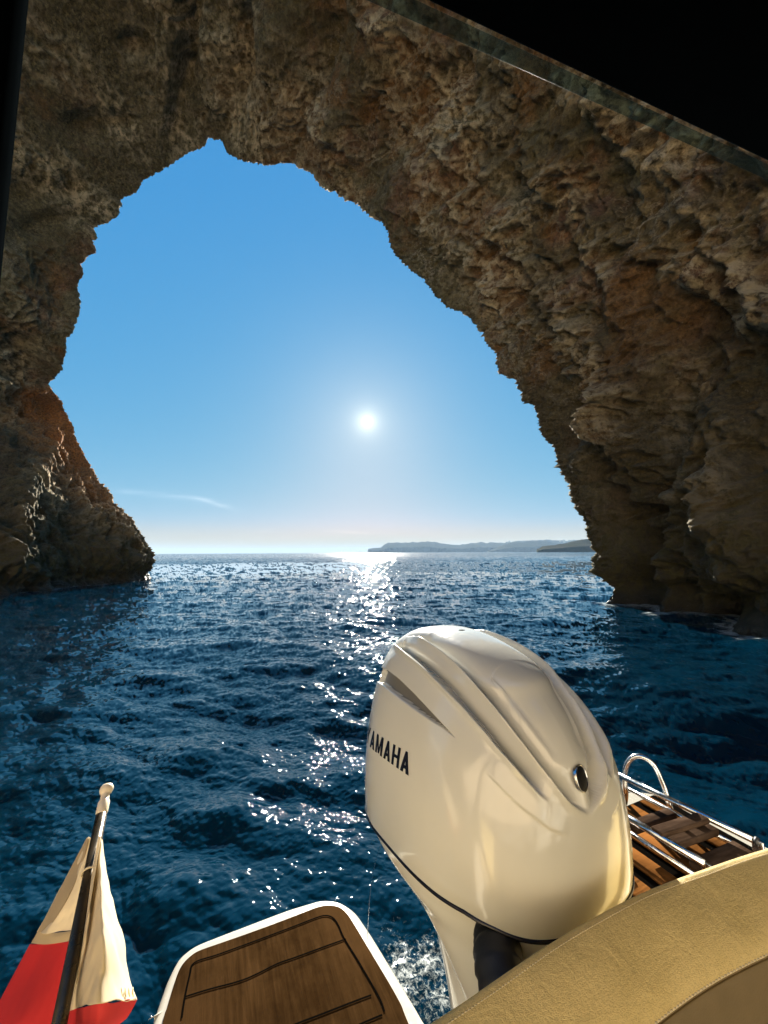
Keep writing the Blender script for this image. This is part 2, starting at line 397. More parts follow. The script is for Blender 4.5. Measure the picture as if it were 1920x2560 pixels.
# pale crust in thin broken filigree lines
v1 = m.math('ABSOLUTE', m.math('SUBTRACT', m.noise(.9, 7, .62, dist=.8), .5))
vein = m.mapr(v1, 0.0, .035, 1, 0)
veinm = m.math('MULTIPLY', vein, m.mapr(m.noise(.28, 2, .5), .46, .6, 0, 1))
col1 = m.mix(m.math('MULTIPLY', veinm, .6), grain, (.82, .70, .50))
mossa = m.n('ShaderNodeAttribute', attribute_name='moss').outputs['Fac']
mossc = m.mix(m.mapr(m.noise(7, 6, .7), .40, .60, 0, 1), (.075, .062, .022), m.mix(m.mapr(m.noise(2.2, 4, .6), .4, .65, 0, 1), (.30, .235, .085), (.46, .37, .17)))
col1 = m.mix(m.math('MULTIPLY', mossa, m.mapr(m.noise(.7, 5, .6), .30, .50, .35, .95)), col1, mossc)
strk = m.noise(.55, 5, .6, vec=m.scale(tc, (1, 1, .25)))
spk = m.noise(8.5, 7, .72)
col1 = m.mix(1.0, col1, m.ramp(spk, (.34, (.30, .28, .25)), (.47, (.85, .85, .85)), (.56, (1.0, 1.0, 1.0)), (.70, (1.55, 1.5, 1.4))), 'MULTIPLY')
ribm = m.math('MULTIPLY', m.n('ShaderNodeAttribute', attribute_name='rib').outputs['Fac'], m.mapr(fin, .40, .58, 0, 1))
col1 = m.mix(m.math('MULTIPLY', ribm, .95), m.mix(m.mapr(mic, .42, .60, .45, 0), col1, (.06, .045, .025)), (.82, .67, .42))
ru = m.n('ShaderNodeAttribute', attribute_name='rust').outputs['Fac']; gb = m.n('ShaderNodeAttribute', attribute_name='grime_shade').outputs['Fac']
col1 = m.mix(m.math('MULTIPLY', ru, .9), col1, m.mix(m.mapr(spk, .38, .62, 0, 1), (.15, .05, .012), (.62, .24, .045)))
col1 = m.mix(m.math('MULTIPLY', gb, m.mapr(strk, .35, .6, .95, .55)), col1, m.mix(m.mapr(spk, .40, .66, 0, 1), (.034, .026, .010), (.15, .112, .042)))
lich = m.mix(m.mapr(m.noise(9, 5, .7), .62, .72, 0, .5), col1, (.50, .46, .33))
# algae band, drawn higher as painted shade, and wet dark foot by the water
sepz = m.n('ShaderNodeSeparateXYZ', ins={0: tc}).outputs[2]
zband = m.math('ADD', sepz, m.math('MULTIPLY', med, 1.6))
alg_shade = m.mix(m.mapr(zband, 1.8, 6.5, .93, 0), lich, m.mix(m.mapr(fin, .4, .6, 0, 1), (.10, .085, .022), (.045, .035, .016)))
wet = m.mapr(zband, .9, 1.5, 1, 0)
fincol = m.mix(wet, alg_shade, (.035, .03, .018))
h = m.math('ADD', m.math('MULTIPLY', fin, 1.0), m.math('MULTIPLY', mic, .35))
b1 = m.bump(m.math('ADD', med, m.math('MULTIPLY', vein, .03)), .7, .5)
b2 = m.bump(h, 1.0, .26, b1)
m.bsdf(Base_Color=fincol, Roughness=m.mapr(wet, 0, 1, .88, .35), Normal=b2)
ROCK = m.m
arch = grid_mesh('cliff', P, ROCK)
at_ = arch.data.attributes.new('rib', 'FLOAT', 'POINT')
mo_ = arch.data.attributes.new('moss', 'FLOAT', 'POINT'); mo_.data.foreach_set('value', (moss*vis).reshape(-1).astype(np.float32))
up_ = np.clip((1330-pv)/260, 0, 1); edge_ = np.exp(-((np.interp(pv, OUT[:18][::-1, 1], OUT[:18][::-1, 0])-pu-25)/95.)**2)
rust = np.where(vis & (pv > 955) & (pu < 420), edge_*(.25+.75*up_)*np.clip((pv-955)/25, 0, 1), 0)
grime_shade = np.where(vis & (pv > 940) & (pu < 420), (1-edge_*up_)*np.clip((pv-940)/60, 0, 1)*.95, 0) + np.where(vis & (pu > 1250), np.clip((pv-700+(pu-1500)*.45)/460, 0, 1)*.96, 0)  # dark olive foot on the left; painted shade low on the right wall
rust = np.clip(rust*1.3, 0, 1); grime_shade = grime_shade*(1-.9*rust)
for nm_, ar_ in (('rust', rust), ('grime_shade', grime_shade)):
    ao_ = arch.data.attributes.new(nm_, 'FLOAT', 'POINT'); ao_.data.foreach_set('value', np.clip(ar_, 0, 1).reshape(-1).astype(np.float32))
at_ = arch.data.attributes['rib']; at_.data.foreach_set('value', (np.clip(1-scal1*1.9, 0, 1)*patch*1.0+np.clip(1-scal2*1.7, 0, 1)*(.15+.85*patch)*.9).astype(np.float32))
tag(arch, 'brown and olive limestone sea arch towering over the boat, framing the sky', 'rock arch', kind='structure')
NUa, NVa = NU, NV

# added unseen limestone cliff behind the boat, bouncing low sun back as warm fill
xs = np.linspace(-34, 30, 200); zs = np.linspace(-2, 17, 70); XX, ZZ = np.meshgrid(xs, zs, indexing='ij')
BW = np.stack([XX, -12 + .012*XX**2 - .22*ZZ, ZZ], -1); nb_ = fbm(BW.reshape(-1, 3)*.3, 5, ridged=True).reshape(XX.shape); BW[..., 1] += 1.3*nb_
m = NT('bounce_limestone'); m.bsdf(Base_Color=m.mix(m.noise(.6, 6, .6), (.46, .36, .24), (.74, .62, .46)), Roughness=.9, Normal=m.bump(m.noise(2, 6, .7), .6, .3))
tag(grid_mesh('cliff', BW, m.m), 'added limestone cliff behind the boat that bounces warm sunlight', 'cliff', kind='structure')

# boulders awash at the foot of the left wall
def rock_lump(name, c, r, sc, seed):
    bm = bmesh.new(); bmesh.ops.create_icosphere(bm, subdivisions=5, radius=1)
    V = np.array([v.co[:] for v in bm.verts])
    d = 1 + .45*fbm(V*1.1+seed, 4) + .25*fbm(V*3+seed, 3, ridged=True)
    V = V*d[:, None]*np.array(sc)*r
    for v, p in zip(bm.verts, V): v.co = p
    o = from_bm(name, bm, ROCK); o.location = c; return o
for k, (u, v, r, sc, lab) in enumerate([(90, 1468, .75, (1.6, 1, .55), 'low yellowish rock awash at the foot of the left cliff, nearest the frame edge'),
                                  (170, 1458, .5, (2.0, 1, .45), 'small flat brown rock awash midway along the left cliff foot'),
                                  (322, 1446, .8, (1.5, 1, .55), 'pale jagged rock awash at the outer tip of the left cliff')]):
    c = PZ(u, v+4, .0)
    tag(rock_lump('boulder', c + Vector((0, .2, .05)), r, sc, 3.1*k+2), lab, 'rock', 'rocks awash below the left cliff')

# ------------------------------------------------------------------ far coast
m = NT('far_land'); n1 = m.noise(.004, 6, .6); n2 = m.noise(.02, 5, .65)
c = m.ramp(n1, (.35, (.035, .04, .03)), (.55, (.055, .052, .04)), (.7, (.10, .09, .07)))
m.bsdf(Base_Color=m.mix(m.mapr(n2, .4, .65, 0, .7), c, (.03, .035, .02)), Roughness=1.0, Specular_IOR_Level=0.0)
LAND = m.m
def hill(name, pts, depth, thick, label, seed):
    """pts: skyline (u, v) of the photo, at distance depth; a real ridge of given thickness"""
    pts = np.array(pts, float)
    uu = np.arange(pts[0, 0], pts[-1, 0]+.1, .8); vv = np.interp(uu, pts[:, 0], pts[:, 1])
    A = np.array([PY(a, b, depth)[:] for a, b in zip(uu, vv)])
    A[:, 2] = np.maximum(A[:, 2], .5)
    rows = []
    prof = [(-1, 0.0, -3), (-.94, .0, 0), (-.88, .42, 0), (-.70, .50, 0), (-.5, .62, 0), (-.3, .8, 0), (-.1, .95, 0), (0, 1, 0), (.3, .9, 0), (1, 0, -3)]
    yy = np.interp(np.linspace(0, 1, 46), np.linspace(0, 1, len(prof)), [p[0] for p in prof])
    hh = np.interp(np.linspace(0, 1, 46), np.linspace(0, 1, len(prof)), [p[1] for p in prof])
    fade = np.clip(np.minimum(np.arange(len(uu)), np.arange(len(uu))[::-1])/4.0, 0, 1)
    for y, h_ in zip(yy, hh):
        Bm = A.copy(); Bm[:, 1] += y*thick*(.25+.75*fade)
        Bm[:, 0] *= Bm[:, 1]/A[:, 1]
        Bm[:, 2] = A[:, 2]*h_ - (3 if h_ <= 0 else 0)
        n = fbm(np.c_[Bm[:, 0]*.006, Bm[:, 1]*.006, np.full(len(Bm), seed)], 5, ridged=True)
        if 0 < h_ < 1: Bm[:, 2] = np.maximum(Bm[:, 2]*(1+.30*n), 0)
        Bm[:, 1] += 60*n*(h_ < 1)*(thick/900)
        rows.append(Bm)
    o = grid_mesh(name, np.array(rows), LAND)
    return tag(o, label, 'coast', kind='structure')
def z1(x, y): return (880+x*.3858, 1310+y*.3858)
sky1 = [z1(*p) for p in [(100, 180), (104, 166), (140, 160), (190, 157), (205, 145), (235, 133), (300, 130), (400, 128), (540, 126), (575, 136), (640, 141), (710, 142), (760, 135), (830, 128), (880, 131), (920, 129), (1000, 129), (1030, 127), (1100, 122), (1180, 119), (1280, 114), (1330, 118), (1400, 120), (1450, 116), (1540, 118), (1640, 120), (1750, 125)]]
hill('hills', sky1, 5200, 900, 'hazy blue grey coast with town on the horizon', 1.3)
sky2 = [z1(*p) for p in [(880, 176), (940, 158), (1000, 137), (1060, 128), (1150, 122), (1270, 118), (1320, 132), (1400, 140), (1500, 150), (1700, 150)]]
hill('hills', sky2, 4300, 500, 'nearer hazy ridge in front of the far coast', 4.1)
sky3 = [z1(*p) for p in [(1202, 177), (1207, 166), (1228, 160), (1240, 151), (1300, 141), (1380, 130), (1450, 118), (1500, 112), (1560, 110), (1650, 108), (1800, 108), (1950, 118)]]
hill('hills', sky3, 1300, 180, 'dark low headland beside the right rock wall', 8.1)

m = NT('town_stone'); m.bsdf(Base_Color=m.mix(m.noise(.05, 3), (.50, .43, .32), (.62, .56, .45)), Roughness=.9); STONE = m.m
m = NT('town_window'); m.bsdf(Base_Color=(.05, .05, .06), Roughness=.4); WIN = m.m
def add_box(bm, x0, x1, y0, y1, z0, z1_):
    r = bmesh.ops.create_cube(bm, size=1)
    for v in r['verts']:
        v.co = Vector(((x0+x1)/2+v.co.x*(x1-x0), (y0+y1)/2+v.co.y*(y1-y0), (z0+z1_)/2+v.co.z*(z1_-z0)))
def lathe_bm(bm, prof, c, n=24):
    rings = [[bm.verts.new((c[0]+r*math.cos(2*math.pi*k/n), c[1]+r*math.sin(2*math.pi*k/n), c[2]+z)) for k in range(n)] for r, z in prof]
    for a, b in zip(rings[:-1], rings[1:]):
        for k in range(n): bm.faces.new((a[k], a[(k+1) % n], b[(k+1) % n], b[k]))
    bm.faces.new(rings[-1]); bm.faces.new(rings[0][::-1])
# domed church
p = PY(*z1(1020, 131), 5100); hgt = PY(*z1(1020, 106), 5100).z - p.z; w = (PY(*z1(1034, 130), 5100)-PY(*z1(1007, 130), 5100)).length
t = empty('domed_church', (p.x, p.y, 0)); tag(t, 'pale stone church with a large dome on the far hilltop', 'church')
bm = bmesh.new(); add_box(bm, -w*.5, w*.5, -w*.4, w*.4, p.z-40, p.z+hgt*.35); from_bm('wall', bm, STONE, t, False)
bm = bmesh.new(); lathe_bm(bm, [(w*.26, hgt*.35), (w*.26, hgt*.52), (w*.28, hgt*.53), (w*.27, hgt*.6), (w*.22, hgt*.72), (w*.12, hgt*.80), (w*.05, hgt*.82), (w*.05, hgt*.92), (.4, hgt)], (0, 0, p.z)); from_bm('dome', bm, STONE, t)
for sx in (-1, 1):
    bm = bmesh.new(); add_box(bm, sx*w*.42-w*.07, sx*w*.42+w*.07, -w*.55, -w*.41, p.z-40, p.z+hgt*.62); from_bm('bell_tower', bm, STONE, t, False)
# two spires
for (x, top, ww, lab) in ((1350, 106, 7, 'shorter stepped church tower, left of the two towers on the far coast'), (1375, 95, 9, 'taller pointed church spire, right of the two towers on the far coast')):
    p = PY(*z1(x, 120), 5000); hgt = PY(*z1(x, top), 5000).z - p.z; w = (PY(*z1(x+ww, 120), 5000)-PY(*z1(x, 120), 5000)).length
    t = empty('church_tower', (p.x, p.y, 0)); tag(t, lab, 'tower', 'church towers on the far coast')
    bm = bmesh.new(); add_box(bm, -w/2, w/2, -w/2, w/2, p.z-40, p.z+hgt*.45); add_box(bm, -w*.4, w*.4, -w*.4, w*.4, p.z+hgt*.45+.01, p.z+hgt*.62); from_bm('tower_shaft', bm, STONE, t, False)
    bm = bmesh.new(); lathe_bm(bm, [(w*.36, hgt*.62), (w*.33, hgt*.72), (w*.14, hgt*.8), (.5, hgt)], (0, 0, p.z), 8); from_bm('spire', bm, STONE, t)
# long pale town blocks on the crest
blocks = [(1104, 1116, 114), (1118, 1134, 113), (1140, 1168, 115), (1176, 1200, 114), (1206, 1240, 113), (1246, 1275, 112), (1300, 1316, 113), (1320, 1338, 114), (895, 906, 127), (930, 944, 128), (960, 975, 127), (820, 834, 126), (1395, 1412, 118)]
blab = ['leftmost pale block of the hilltop town', 'low flat block right of the leftmost town block', 'wide low pale block in the hilltop town', 'fourth town block along the crest', 'long terrace in the middle of the crest',
        'terrace at the right of the hilltop town', 'small block left of the church towers', 'small block just left of the shorter church tower', 'lone house on the hill left of the domed church', 'second house left of the domed church', 'house just left of the domed church', 'lone house on the middle far hill', 'small block right of the pointed spire']
for (x0, x1, yt), lab in zip(blocks, blab):
    dd = 5150; a = PY(*z1(x0, 122), dd); b = PY(*z1(x1, yt), dd)
    t = empty('town_house', ((a.x+b.x)/2, dd, 0)); tag(t, lab, 'house', 'houses of the far hilltop town')
    w = b.x-a.x
    bm = bmesh.new(); add_box(bm, -w/2, w/2, -12, 12, a.z-25, b.z); from_bm('wall', bm, STONE, t, False)
    for q in range(3):
        bm = bmesh.new(); add_box(bm, -w*.35+q*w*.28, -w*.35+q*w*.28+w*.09, -12.4, -11.9, b.z-9, b.z-4); from_bm('window', bm, WIN, t, False)

# ------------------------------------------------------------------ sea haze
hz = bpy.data.materials.new('sea_haze'); hz.use_nodes = True; hz.node_tree.nodes.clear()
pv_n = hz.node_tree.nodes.new('ShaderNodeVolumePrincipled'); pv_n.inputs['Color'].default_value = (.50, .72, .95, 1)
pv_n.inputs['Density'].default_value = 6.6e-5; pv_n.inputs['Anisotropy'].default_value = 0.0
on = hz.node_tree.nodes.new('ShaderNodeOutputMaterial'); hz.node_tree.links.new(pv_n.outputs[0], on.inputs['Volume'])
bm = bmesh.new(); add_box(bm, -15000, 15000, -15000, 15000, -7, 175); hzo = from_bm('haze', bm, hz, None, False); hzo['kind'] = 'stuff'
SLK = 1.0
# ------------------------------------------------------------------ sea
def ocean_tile(N, L, lmin, lmax, wind, wdir, hs, seed, spread=2, chop=.9):
    rs_ = np.random.RandomState(seed)
    k1 = 2*np.pi*np.fft.fftfreq(N, L/N); kx, ky = np.meshgrid(k1, k1, indexing='ij'); k = np.hypot(kx, ky); k[0, 0] = 1
    Lp = wind**2/9.81
    cosf = (kx*math.cos(wdir)+ky*math.sin(wdir))/k
    Ph = np.exp(-1/(k*Lp)**2)/k**3.5*(.12+.88*np.abs(cosf)**spread)
    Ph *= (k < 2*np.pi/lmin)*(k > 2*np.pi/lmax); Ph[0, 0] = 0
    a = (rs_.normal(size=(N, N))+1j*rs_.normal(size=(N, N)))*np.sqrt(Ph)
    h_ = np.fft.ifft2(a).real; sc = hs/4/h_.std(); h_ *= sc; a = a*sc
    dx = np.fft.ifft2(-1j*kx/k*a).real*chop; dy = np.fft.ifft2(-1j*ky/k*a).real*chop
    return np.stack([dx, dy, h_], -1), L, N
def sample(tile, X, Y, rot=0.0):
    T, L, N = tile
    c, s_ = math.cos(rot), math.sin(rot)
    a = ((X*c+Y*s_)/L*N) % N; b = ((-X*s_+Y*c)/L*N) % N
    i, j = a.astype(int) % N, b.astype(int) % N; fa, fb = (a-np.floor(a))[..., None], (b-np.floor(b))[..., None]
    i2, j2 = (i+1) % N, (j+1) % N
    V = (T[i, j]*(1-fa)+T[i2, j]*fa)*(1-fb)+(T[i, j2]*(1-fa)+T[i2, j2]*fa)*fb
    return np.stack([V[..., 0]*c-V[..., 1]*s_, V[..., 0]*s_+V[..., 1]*c, V[..., 2]], -1)
tA = ocean_tile(1024, 61.0, .25, 13, 2.9, R(255), .19, 1, spread=6, chop=1.1)
tB = ocean_tile(1024, 11.3, .035, .7, 1.2, R(238), .021, 2, spread=3, chop=1.0)
tC = ocean_tile(1024, 4.7, .02, .13, .5, R(235), .0050, 3, spread=1, chop=.6)
# rings: equal steps in the picture near the boat, out to the horizon
rows = np.unique(np.r_[np.linspace(1.3, 90, 700), np.linspace(.008, 1.3, 260)])[::-1]    # degrees below the horizon
rad = CAMH/np.tan(np.radians(np.clip(rows, .008, 89.2)))
rad = np.r_[.02, rad]
azs = np.radians(np.r_[np.linspace(-180, -56, 60)[:-1], np.linspace(-56, 56, 1500), np.linspace(56, 180, 60)[1:-1]])
RR, AA = np.meshgrid(rad, azs, indexing='ij')
X, Y = RR*np.sin(AA), RR*np.cos(AA)
sp = np.gradient(rad)[:, None]               # ring spacing: waves shorter than the mesh can carry fade out
fA = np.clip(1.25-sp/1.6, 0, 1); fB = np.clip(1.2-sp/.16, 0, 1)
V = sample(tA, X, Y)*fA[..., None] + sample(tB, X, Y, .35)*fB[..., None]
# the lee behind the boat is a little calmer; a wake rib runs off the right of the engine
SEA = np.stack([X, Y, np.zeros_like(X)], -1) + V
calm = 1-.55*np.exp(-((X-.2)**2+(Y-1.2)**2)/1.2**2)
SEA[..., 2] *= calm

def slopes(tile):
    T, L, N = tile; d = L/N; h_ = T[..., 2]
    gx = (np.roll(h_, -1, 0)-np.roll(h_, 1, 0))/(2*d); gy = (np.roll(h_, -1, 1)-np.roll(h_, 1, 1))/(2*d)
    return np.stack([gx, gy, 0*gx], -1), L, N
GA = sample(slopes(tA), X, Y); GB = sample(slopes(tB), X, Y, .35)
# a rotated second copy keeps the tile from repeating visibly far out
GA2 = sample(slopes(tA), X+13, Y-7, 1.1)
farw = np.clip((RR-40)/60, 0, 1)[..., None]
fC = np.clip(1.3-sp/.05, 0, 1)[..., None]
GC = sample(slopes(tC), X, Y, .8)*fC
print('C', GC[:300].std(), file=open('/tmp/dbg2.txt','w'))
G = GA*(1-farw*.3)+GA2*farw*.7+GB*(1-.55*farw)+GC
print('SLOPE rms', GA[...,:2].std(), GB[...,:2].std(), file=open('/tmp/dbg.txt','w'))
G *= SLK
calmn = calm[..., None]
NRM = np.stack([-G[..., 0]*calm, -G[..., 1]*calm, np.ones_like(X)], -1); NRM /= np.linalg.norm(NRM, axis=-1)[..., None]
m = NT('sea_water')
tc = m.obj()
sxyz = m.n('ShaderNodeSeparateXYZ', ins={0: tc})
dist = m.math('POWER', m.math('ADD', m.math('MULTIPLY', sxyz.outputs[0], sxyz.outputs[0]), m.math('MULTIPLY', sxyz.outputs[1], sxyz.outputs[1])), .5)
v2 = m.scale(tc, (1.0, 1.4, 1.0))
rough = m.mapr(dist, 4, 200, .02, .10)
def blob(px, py, r):
    dx = m.math('SUBTRACT', sxyz.outputs[0], px); dy = m.math('SUBTRACT', sxyz.outputs[1], py)
    return m.math('POWER', 2.718, m.math('MULTIPLY', m.math('ADD', m.math('MULTIPLY', dx, dx), m.math('MULTIPLY', dy, dy)), -1/(r*r)))
wsh = PZ(905*K, 2105*K, 0); wk2 = PZ(1470*K, 1760*K, 0); wk3 = PZ(1330*K, 1700*K, 0)
fo = m.math('ADD', blob(wsh.x, wsh.y, .30), m.math('ADD', m.math('MULTIPLY', blob(wk2.x, wk2.y, .35), .55), m.math('MULTIPLY', blob(wk3.x, wk3.y, .3), .4)))
fn = m.math('ADD', m.math('MULTIPLY', m.noise(48, 6, .8, dist=.7), .6), m.math('MULTIPLY', m.noise(5, 4, .6), .4))
att = m.n('ShaderNodeAttribute', attribute_name='shore').outputs['Fac']
foam = m.mapr(m.math('ADD', m.math('ADD', m.math('MULTIPLY', fo, .19), m.math('MULTIPLY', att, .25)), fn), .655, .76, 0, 1)
colw = m.mix(foam, (.0003, .0135, .029), (.30, .34, .34))
m.bsdf(Base_Color=colw, Roughness=m.math('MAXIMUM', rough, m.math('MULTIPLY', foam, .5)), IOR=1.333, Normal=m.bump(m.noise(24, 5, .65, dist=.4), m.mapr(dist, 2, 9, .10, 0), .004))
SEAM = m.m
sea = grid_mesh('water', SEA, SEAM, closed_v=True, flip=True)
sea.data.normals_split_custom_set_from_vertices(NRM.reshape(-1, 3).astype(np.float32).tolist())
tag(sea, 'deep blue choppy sea with sun glitter leading to the horizon', 'sea', kind='structure')

# foam gathers where the swell meets the rock
from mathutils.kdtree import KDTree
Pa = P.reshape(-1, 3); near = Pa[(np.abs(Pa[:, 2]) < .15)][::5]
kd = KDTree(len(near))
for i_, p_ in enumerate(near): kd.insert((p_[0], p_[1], 0), i_)
kd.balance()
sh = np.zeros(X.size, np.float32); fx, fy = X.reshape(-1), Y.reshape(-1)
cand = np.where((fy > 3) & (fy < 34) & (((fx > 5.5) & (fx < 11)) | ((fx < -11) & (fx > -22))))[0]
for i_ in cand:
    d_ = kd.find((fx[i_], fy[i_], 0))[2]; sh[i_] = math.exp(-(d_/.45)**2)
at_ = sea.data.attributes.new('shore', 'FLOAT', 'POINT'); at_.data.foreach_set('value', sh)
# ------------------------------------------------------------------ boat frame: local x = port, y = aft, heading 24 degrees
RZ = R(24.0)
cz, sz = math.cos(RZ), math.sin(RZ)
def loc(p): return Vector((p[0]*cz+p[1]*sz, -p[0]*sz+p[1]*cz, p[2]))
def wld(p): return Vector((p[0]*cz-p[1]*sz, p[0]*sz+p[1]*cz, p[2]))
def wldA(P):
    P = np.asarray(P, float); return np.stack([P[..., 0]*cz-P[..., 1]*sz, P[..., 0]*sz+P[..., 1]*cz, P[..., 2]], -1)
def LZ(u, v, z): return loc(PZ(u, v, z))

# materials
def gel(name, c, rough=.16, coat=.6):
    m = NT(name); n = m.noise(2.2, 4, .6); n2 = m.noise(60, 3, .6)
    cc = m.mix(m.mapr(n, .35, .7, 0, .35), c, tuple(x*.86 for x in c))
    m.bsdf(Base_Color=cc, Roughness=m.mapr(n2, .3, .7, rough*.8, rough*1.4), Coat_Weight=coat, Coat_Roughness=.05,
           Normal=m.bump(m.noise(7, 3, .5), .06, .01))
    return m.m
COWL = gel('pearl_cream_paint', (.62, .605, .535), .17, .6)
GEL = gel('white_gelcoat', (.44, .42, .36), .22, .4)
CREAM = gel('cream_gelcoat', (.74, .68, .56), .3, .2)
m = NT('chrome_steel'); nn = m.noise(30, 4, .6)
m.bsdf(Base_Color=(.72, .71, .69), Metallic=1.0, Roughness=m.mapr(nn, .35, .7, .12, .30), Normal=m.bump(m.noise(90, 3, .6), .08, .003)); STEEL = m.m
m = NT('dark_pole_metal'); m.bsdf(Base_Color=m.mix(m.mapr(m.noise(6, 5, .6), .4, .65, 0, 1), (.09, .07, .045), (.035, .03, .02)), Metallic=.7, Roughness=m.mapr(m.noise(40, 3), .3, .7, .22, .42)); POLEM = m.m
m = NT('black_rubber'); m.bsdf(Base_Color=(.012, .012, .013), Roughness=.5, Normal=m.bump(m.noise(120, 3, .6), .3, .002)); BLACK = m.m
m = NT('black_letters'); m.bsdf(Base_Color=(.010, .010, .016), Roughness=.25); LETTER = m.m
m = NT('black_canvas'); m.bsdf(Base_Color=m.mix(m.noise(30, 3), (.0012, .0018, .0022), (.0022, .003, .0036)), Roughness=.95, Specular_IOR_Level=0.0); CANVAS = m.m
def teak(name, dark, light, ang=0.0, wet=.45, strength=1.0):
    m = NT(name)
    mp = m.n('ShaderNodeMapping', ins={0: m.obj()}); mp.inputs['Rotation'].default_value = (0, 0, ang)
    v = m.scale(mp.outputs[0], (1.0, .07, 1.0))
    g1 = m.noise(70, 5, .65, vec=v, dist=.3); g2 = m.noise(220, 4, .7, vec=v); blot = m.noise(5, 5, .6)
    c = m.ramp(g1, (.25, dark), (.5, tuple((a+b)/2 for a, b in zip(dark, light))), (.75, light))
    c = m.mix(m.mapr(blot, .42, .62, 0, .7), c, tuple(x*.45 for x in dark))
    c = m.mix(m.mapr(m.noise(2.5, 4, .6), .5, .62, 0, .45), c, tuple(x*1.5 for x in light))
    ro = m.mapr(m.math('ADD', m.math('MULTIPLY', g2, .5), m.math('MULTIPLY', blot, .5)), .35, .65, wet-.12, wet+.2)
    m.bsdf(Base_Color=c, Roughness=ro, Specular_IOR_Level=.0, IOR=1.05, Normal=m.bump(m.math('ADD', g1, m.math('MULTIPLY', g2, .5)), .5*strength, .002))
    return m.m
TEAK = teak('weathered_teak', (.015, .0075, .0028), (.050, .026, .010), ang=R(0), wet=.80)
TEAK_O = teak('orange_teak', (.05, .022, .007), (.20, .08, .022), ang=R(90), wet=.5)
TEAK_G = teak('grey_teak', (.03, .018, .012), (.085, .055, .038), ang=R(90), wet=.6)
m = NT('caulk'); m.bsdf(Base_Color=(.003, .0025, .002), Roughness=.9, Specular_IOR_Level=0.0); CAULK = m.m
m = NT('beige_leather')
vo = m.n('ShaderNodeTexVoronoi', ins={'Scale': 330.0, 'Vector': m.obj(), 'Randomness': 1.0}, feature='DISTANCE_TO_EDGE')
dn = m.noise(260, 4, .6, dist=.6); wr = m.noise(14, 4, .55, dist=.8)
lc = m.mix(m.mapr(m.noise(9, 5, .6), .35, .7, 0, 1), (.80, .62, .275), (.70, .535, .22))
lc = m.mix(m.mapr(dn, .40, .52, .25, 0), lc, (.34, .24, .10))
hh = m.math('ADD', m.math('MULTIPLY', dn, .9), m.math('ADD', m.math('MULTIPLY', m.math('MINIMUM', vo.outputs[0], .12), 2.5), m.math('MULTIPLY', m.noise(700, 2, .5), .25)))
bb = m.bump(wr, .35, .012); bb2 = m.bump(hh, .6, .0022, bb)
m.bsdf(Base_Color=lc, Roughness=m.mapr(dn, .3, .7, .34, .55), Normal=bb2, Specular_IOR_Level=.5); LEATHER = m.m
m = NT('shaded_vinyl'); m.bsdf(Base_Color=m.mix(m.noise(20, 4), (.15, .105, .045), (.21, .15, .07)), Roughness=.6, Normal=m.bump(m.noise(300, 4, .6), .4, .002)); VINYL_SHADE = m.m  # colour darkened to paint the shade on the backrest's front
m = NT('stitch_thread'); m.bsdf(Base_Color=(.66, .56, .38), Roughness=.7); THREAD = m.m

def tube_bm(bm, pts, r, n=14, caps=True, closed=False):
    pts = [Vector(p) for p in pts]; rings = []
    rr = r if isinstance(r, (list, tuple)) else [r]*len(pts)
    prev = None
    for i, p in enumerate(pts):
        a = pts[i-1] if i > 0 else (pts[-1] if closed else p); b = pts[(i+1) % len(pts)] if (i < len(pts)-1 or closed) else p
        t = (b-a).normalized()
        if prev is None:
            x = t.orthogonal().normalized()
        else:
            x = (prev - t*prev.dot(t)).normalized()
        prev = x; y = t.cross(x)
        rings.append([bm.verts.new(p+(x*math.cos(2*math.pi*k/n)+y*math.sin(2*math.pi*k/n))*rr[i]) for k in range(n)])
    pairs = list(zip(rings[:-1], rings[1:])) + ([(rings[-1], rings[0])] if closed else [])
    for A, B in pairs:
        for k in range(n): bm.faces.new((A[k], A[(k+1) % n], B[(k+1) % n], B[k]))
    if caps and not closed:
        bm.faces.new(rings[0][::-1]); bm.faces.new(rings[-1])
    return bm
def bez(pts, n=10):
    """Catmull-Rom through pts"""
    P_ = [Vector(p) for p in pts]; out = []
    for i in range(len(P_)-1):
        p0, p1, p2, p3 = P_[max(i-1, 0)], P_[i], P_[i+1], P_[min(i+2, len(P_)-1)]
        for k in range(n):
            t = k/n
            out.append(.5*((2*p1)+(p2-p0)*t+(2*p0-5*p1+4*p2-p3)*t*t+(-p0+3*p1-3*p2+p3)*t**3))
    out.append(P_[-1]); return out
def tube(name, pts, r, mat, parent, n=14, closed=False):
    bm = bmesh.new(); tube_bm(bm, pts, r, n, closed=closed); return from_bm(name, bm, mat, parent)
def rbox_bm(bm, x0, x1, y0, y1, z0, z1_, b=.01, seg=3):
    b2 = bmesh.new(); bmesh.ops.create_cube(b2, size=1)
    for v in b2.verts: v.co = Vector(((x0+x1)/2+v.co.x*(x1-x0), (y0+y1)/2+v.co.y*(y1-y0), (z0+z1_)/2+v.co.z*(z1_-z0)))
    bmesh.ops.bevel(b2, geom=b2.edges[:], offset=b, segments=seg, profile=.5, affect='EDGES')
    me = bpy.data.meshes.new('t'); b2.to_mesh(me); b2.free(); bm.from_mesh(me); bpy.data.meshes.remove(me)
def rbox(name, x0, x1, y0, y1, z0, z1_, mat, parent, b=.01):
    bm = bmesh.new(); rbox_bm(bm, x0, x1, y0, y1, z0, z1_, b); o = from_bm(name, bm, mat, parent, True)
    return o
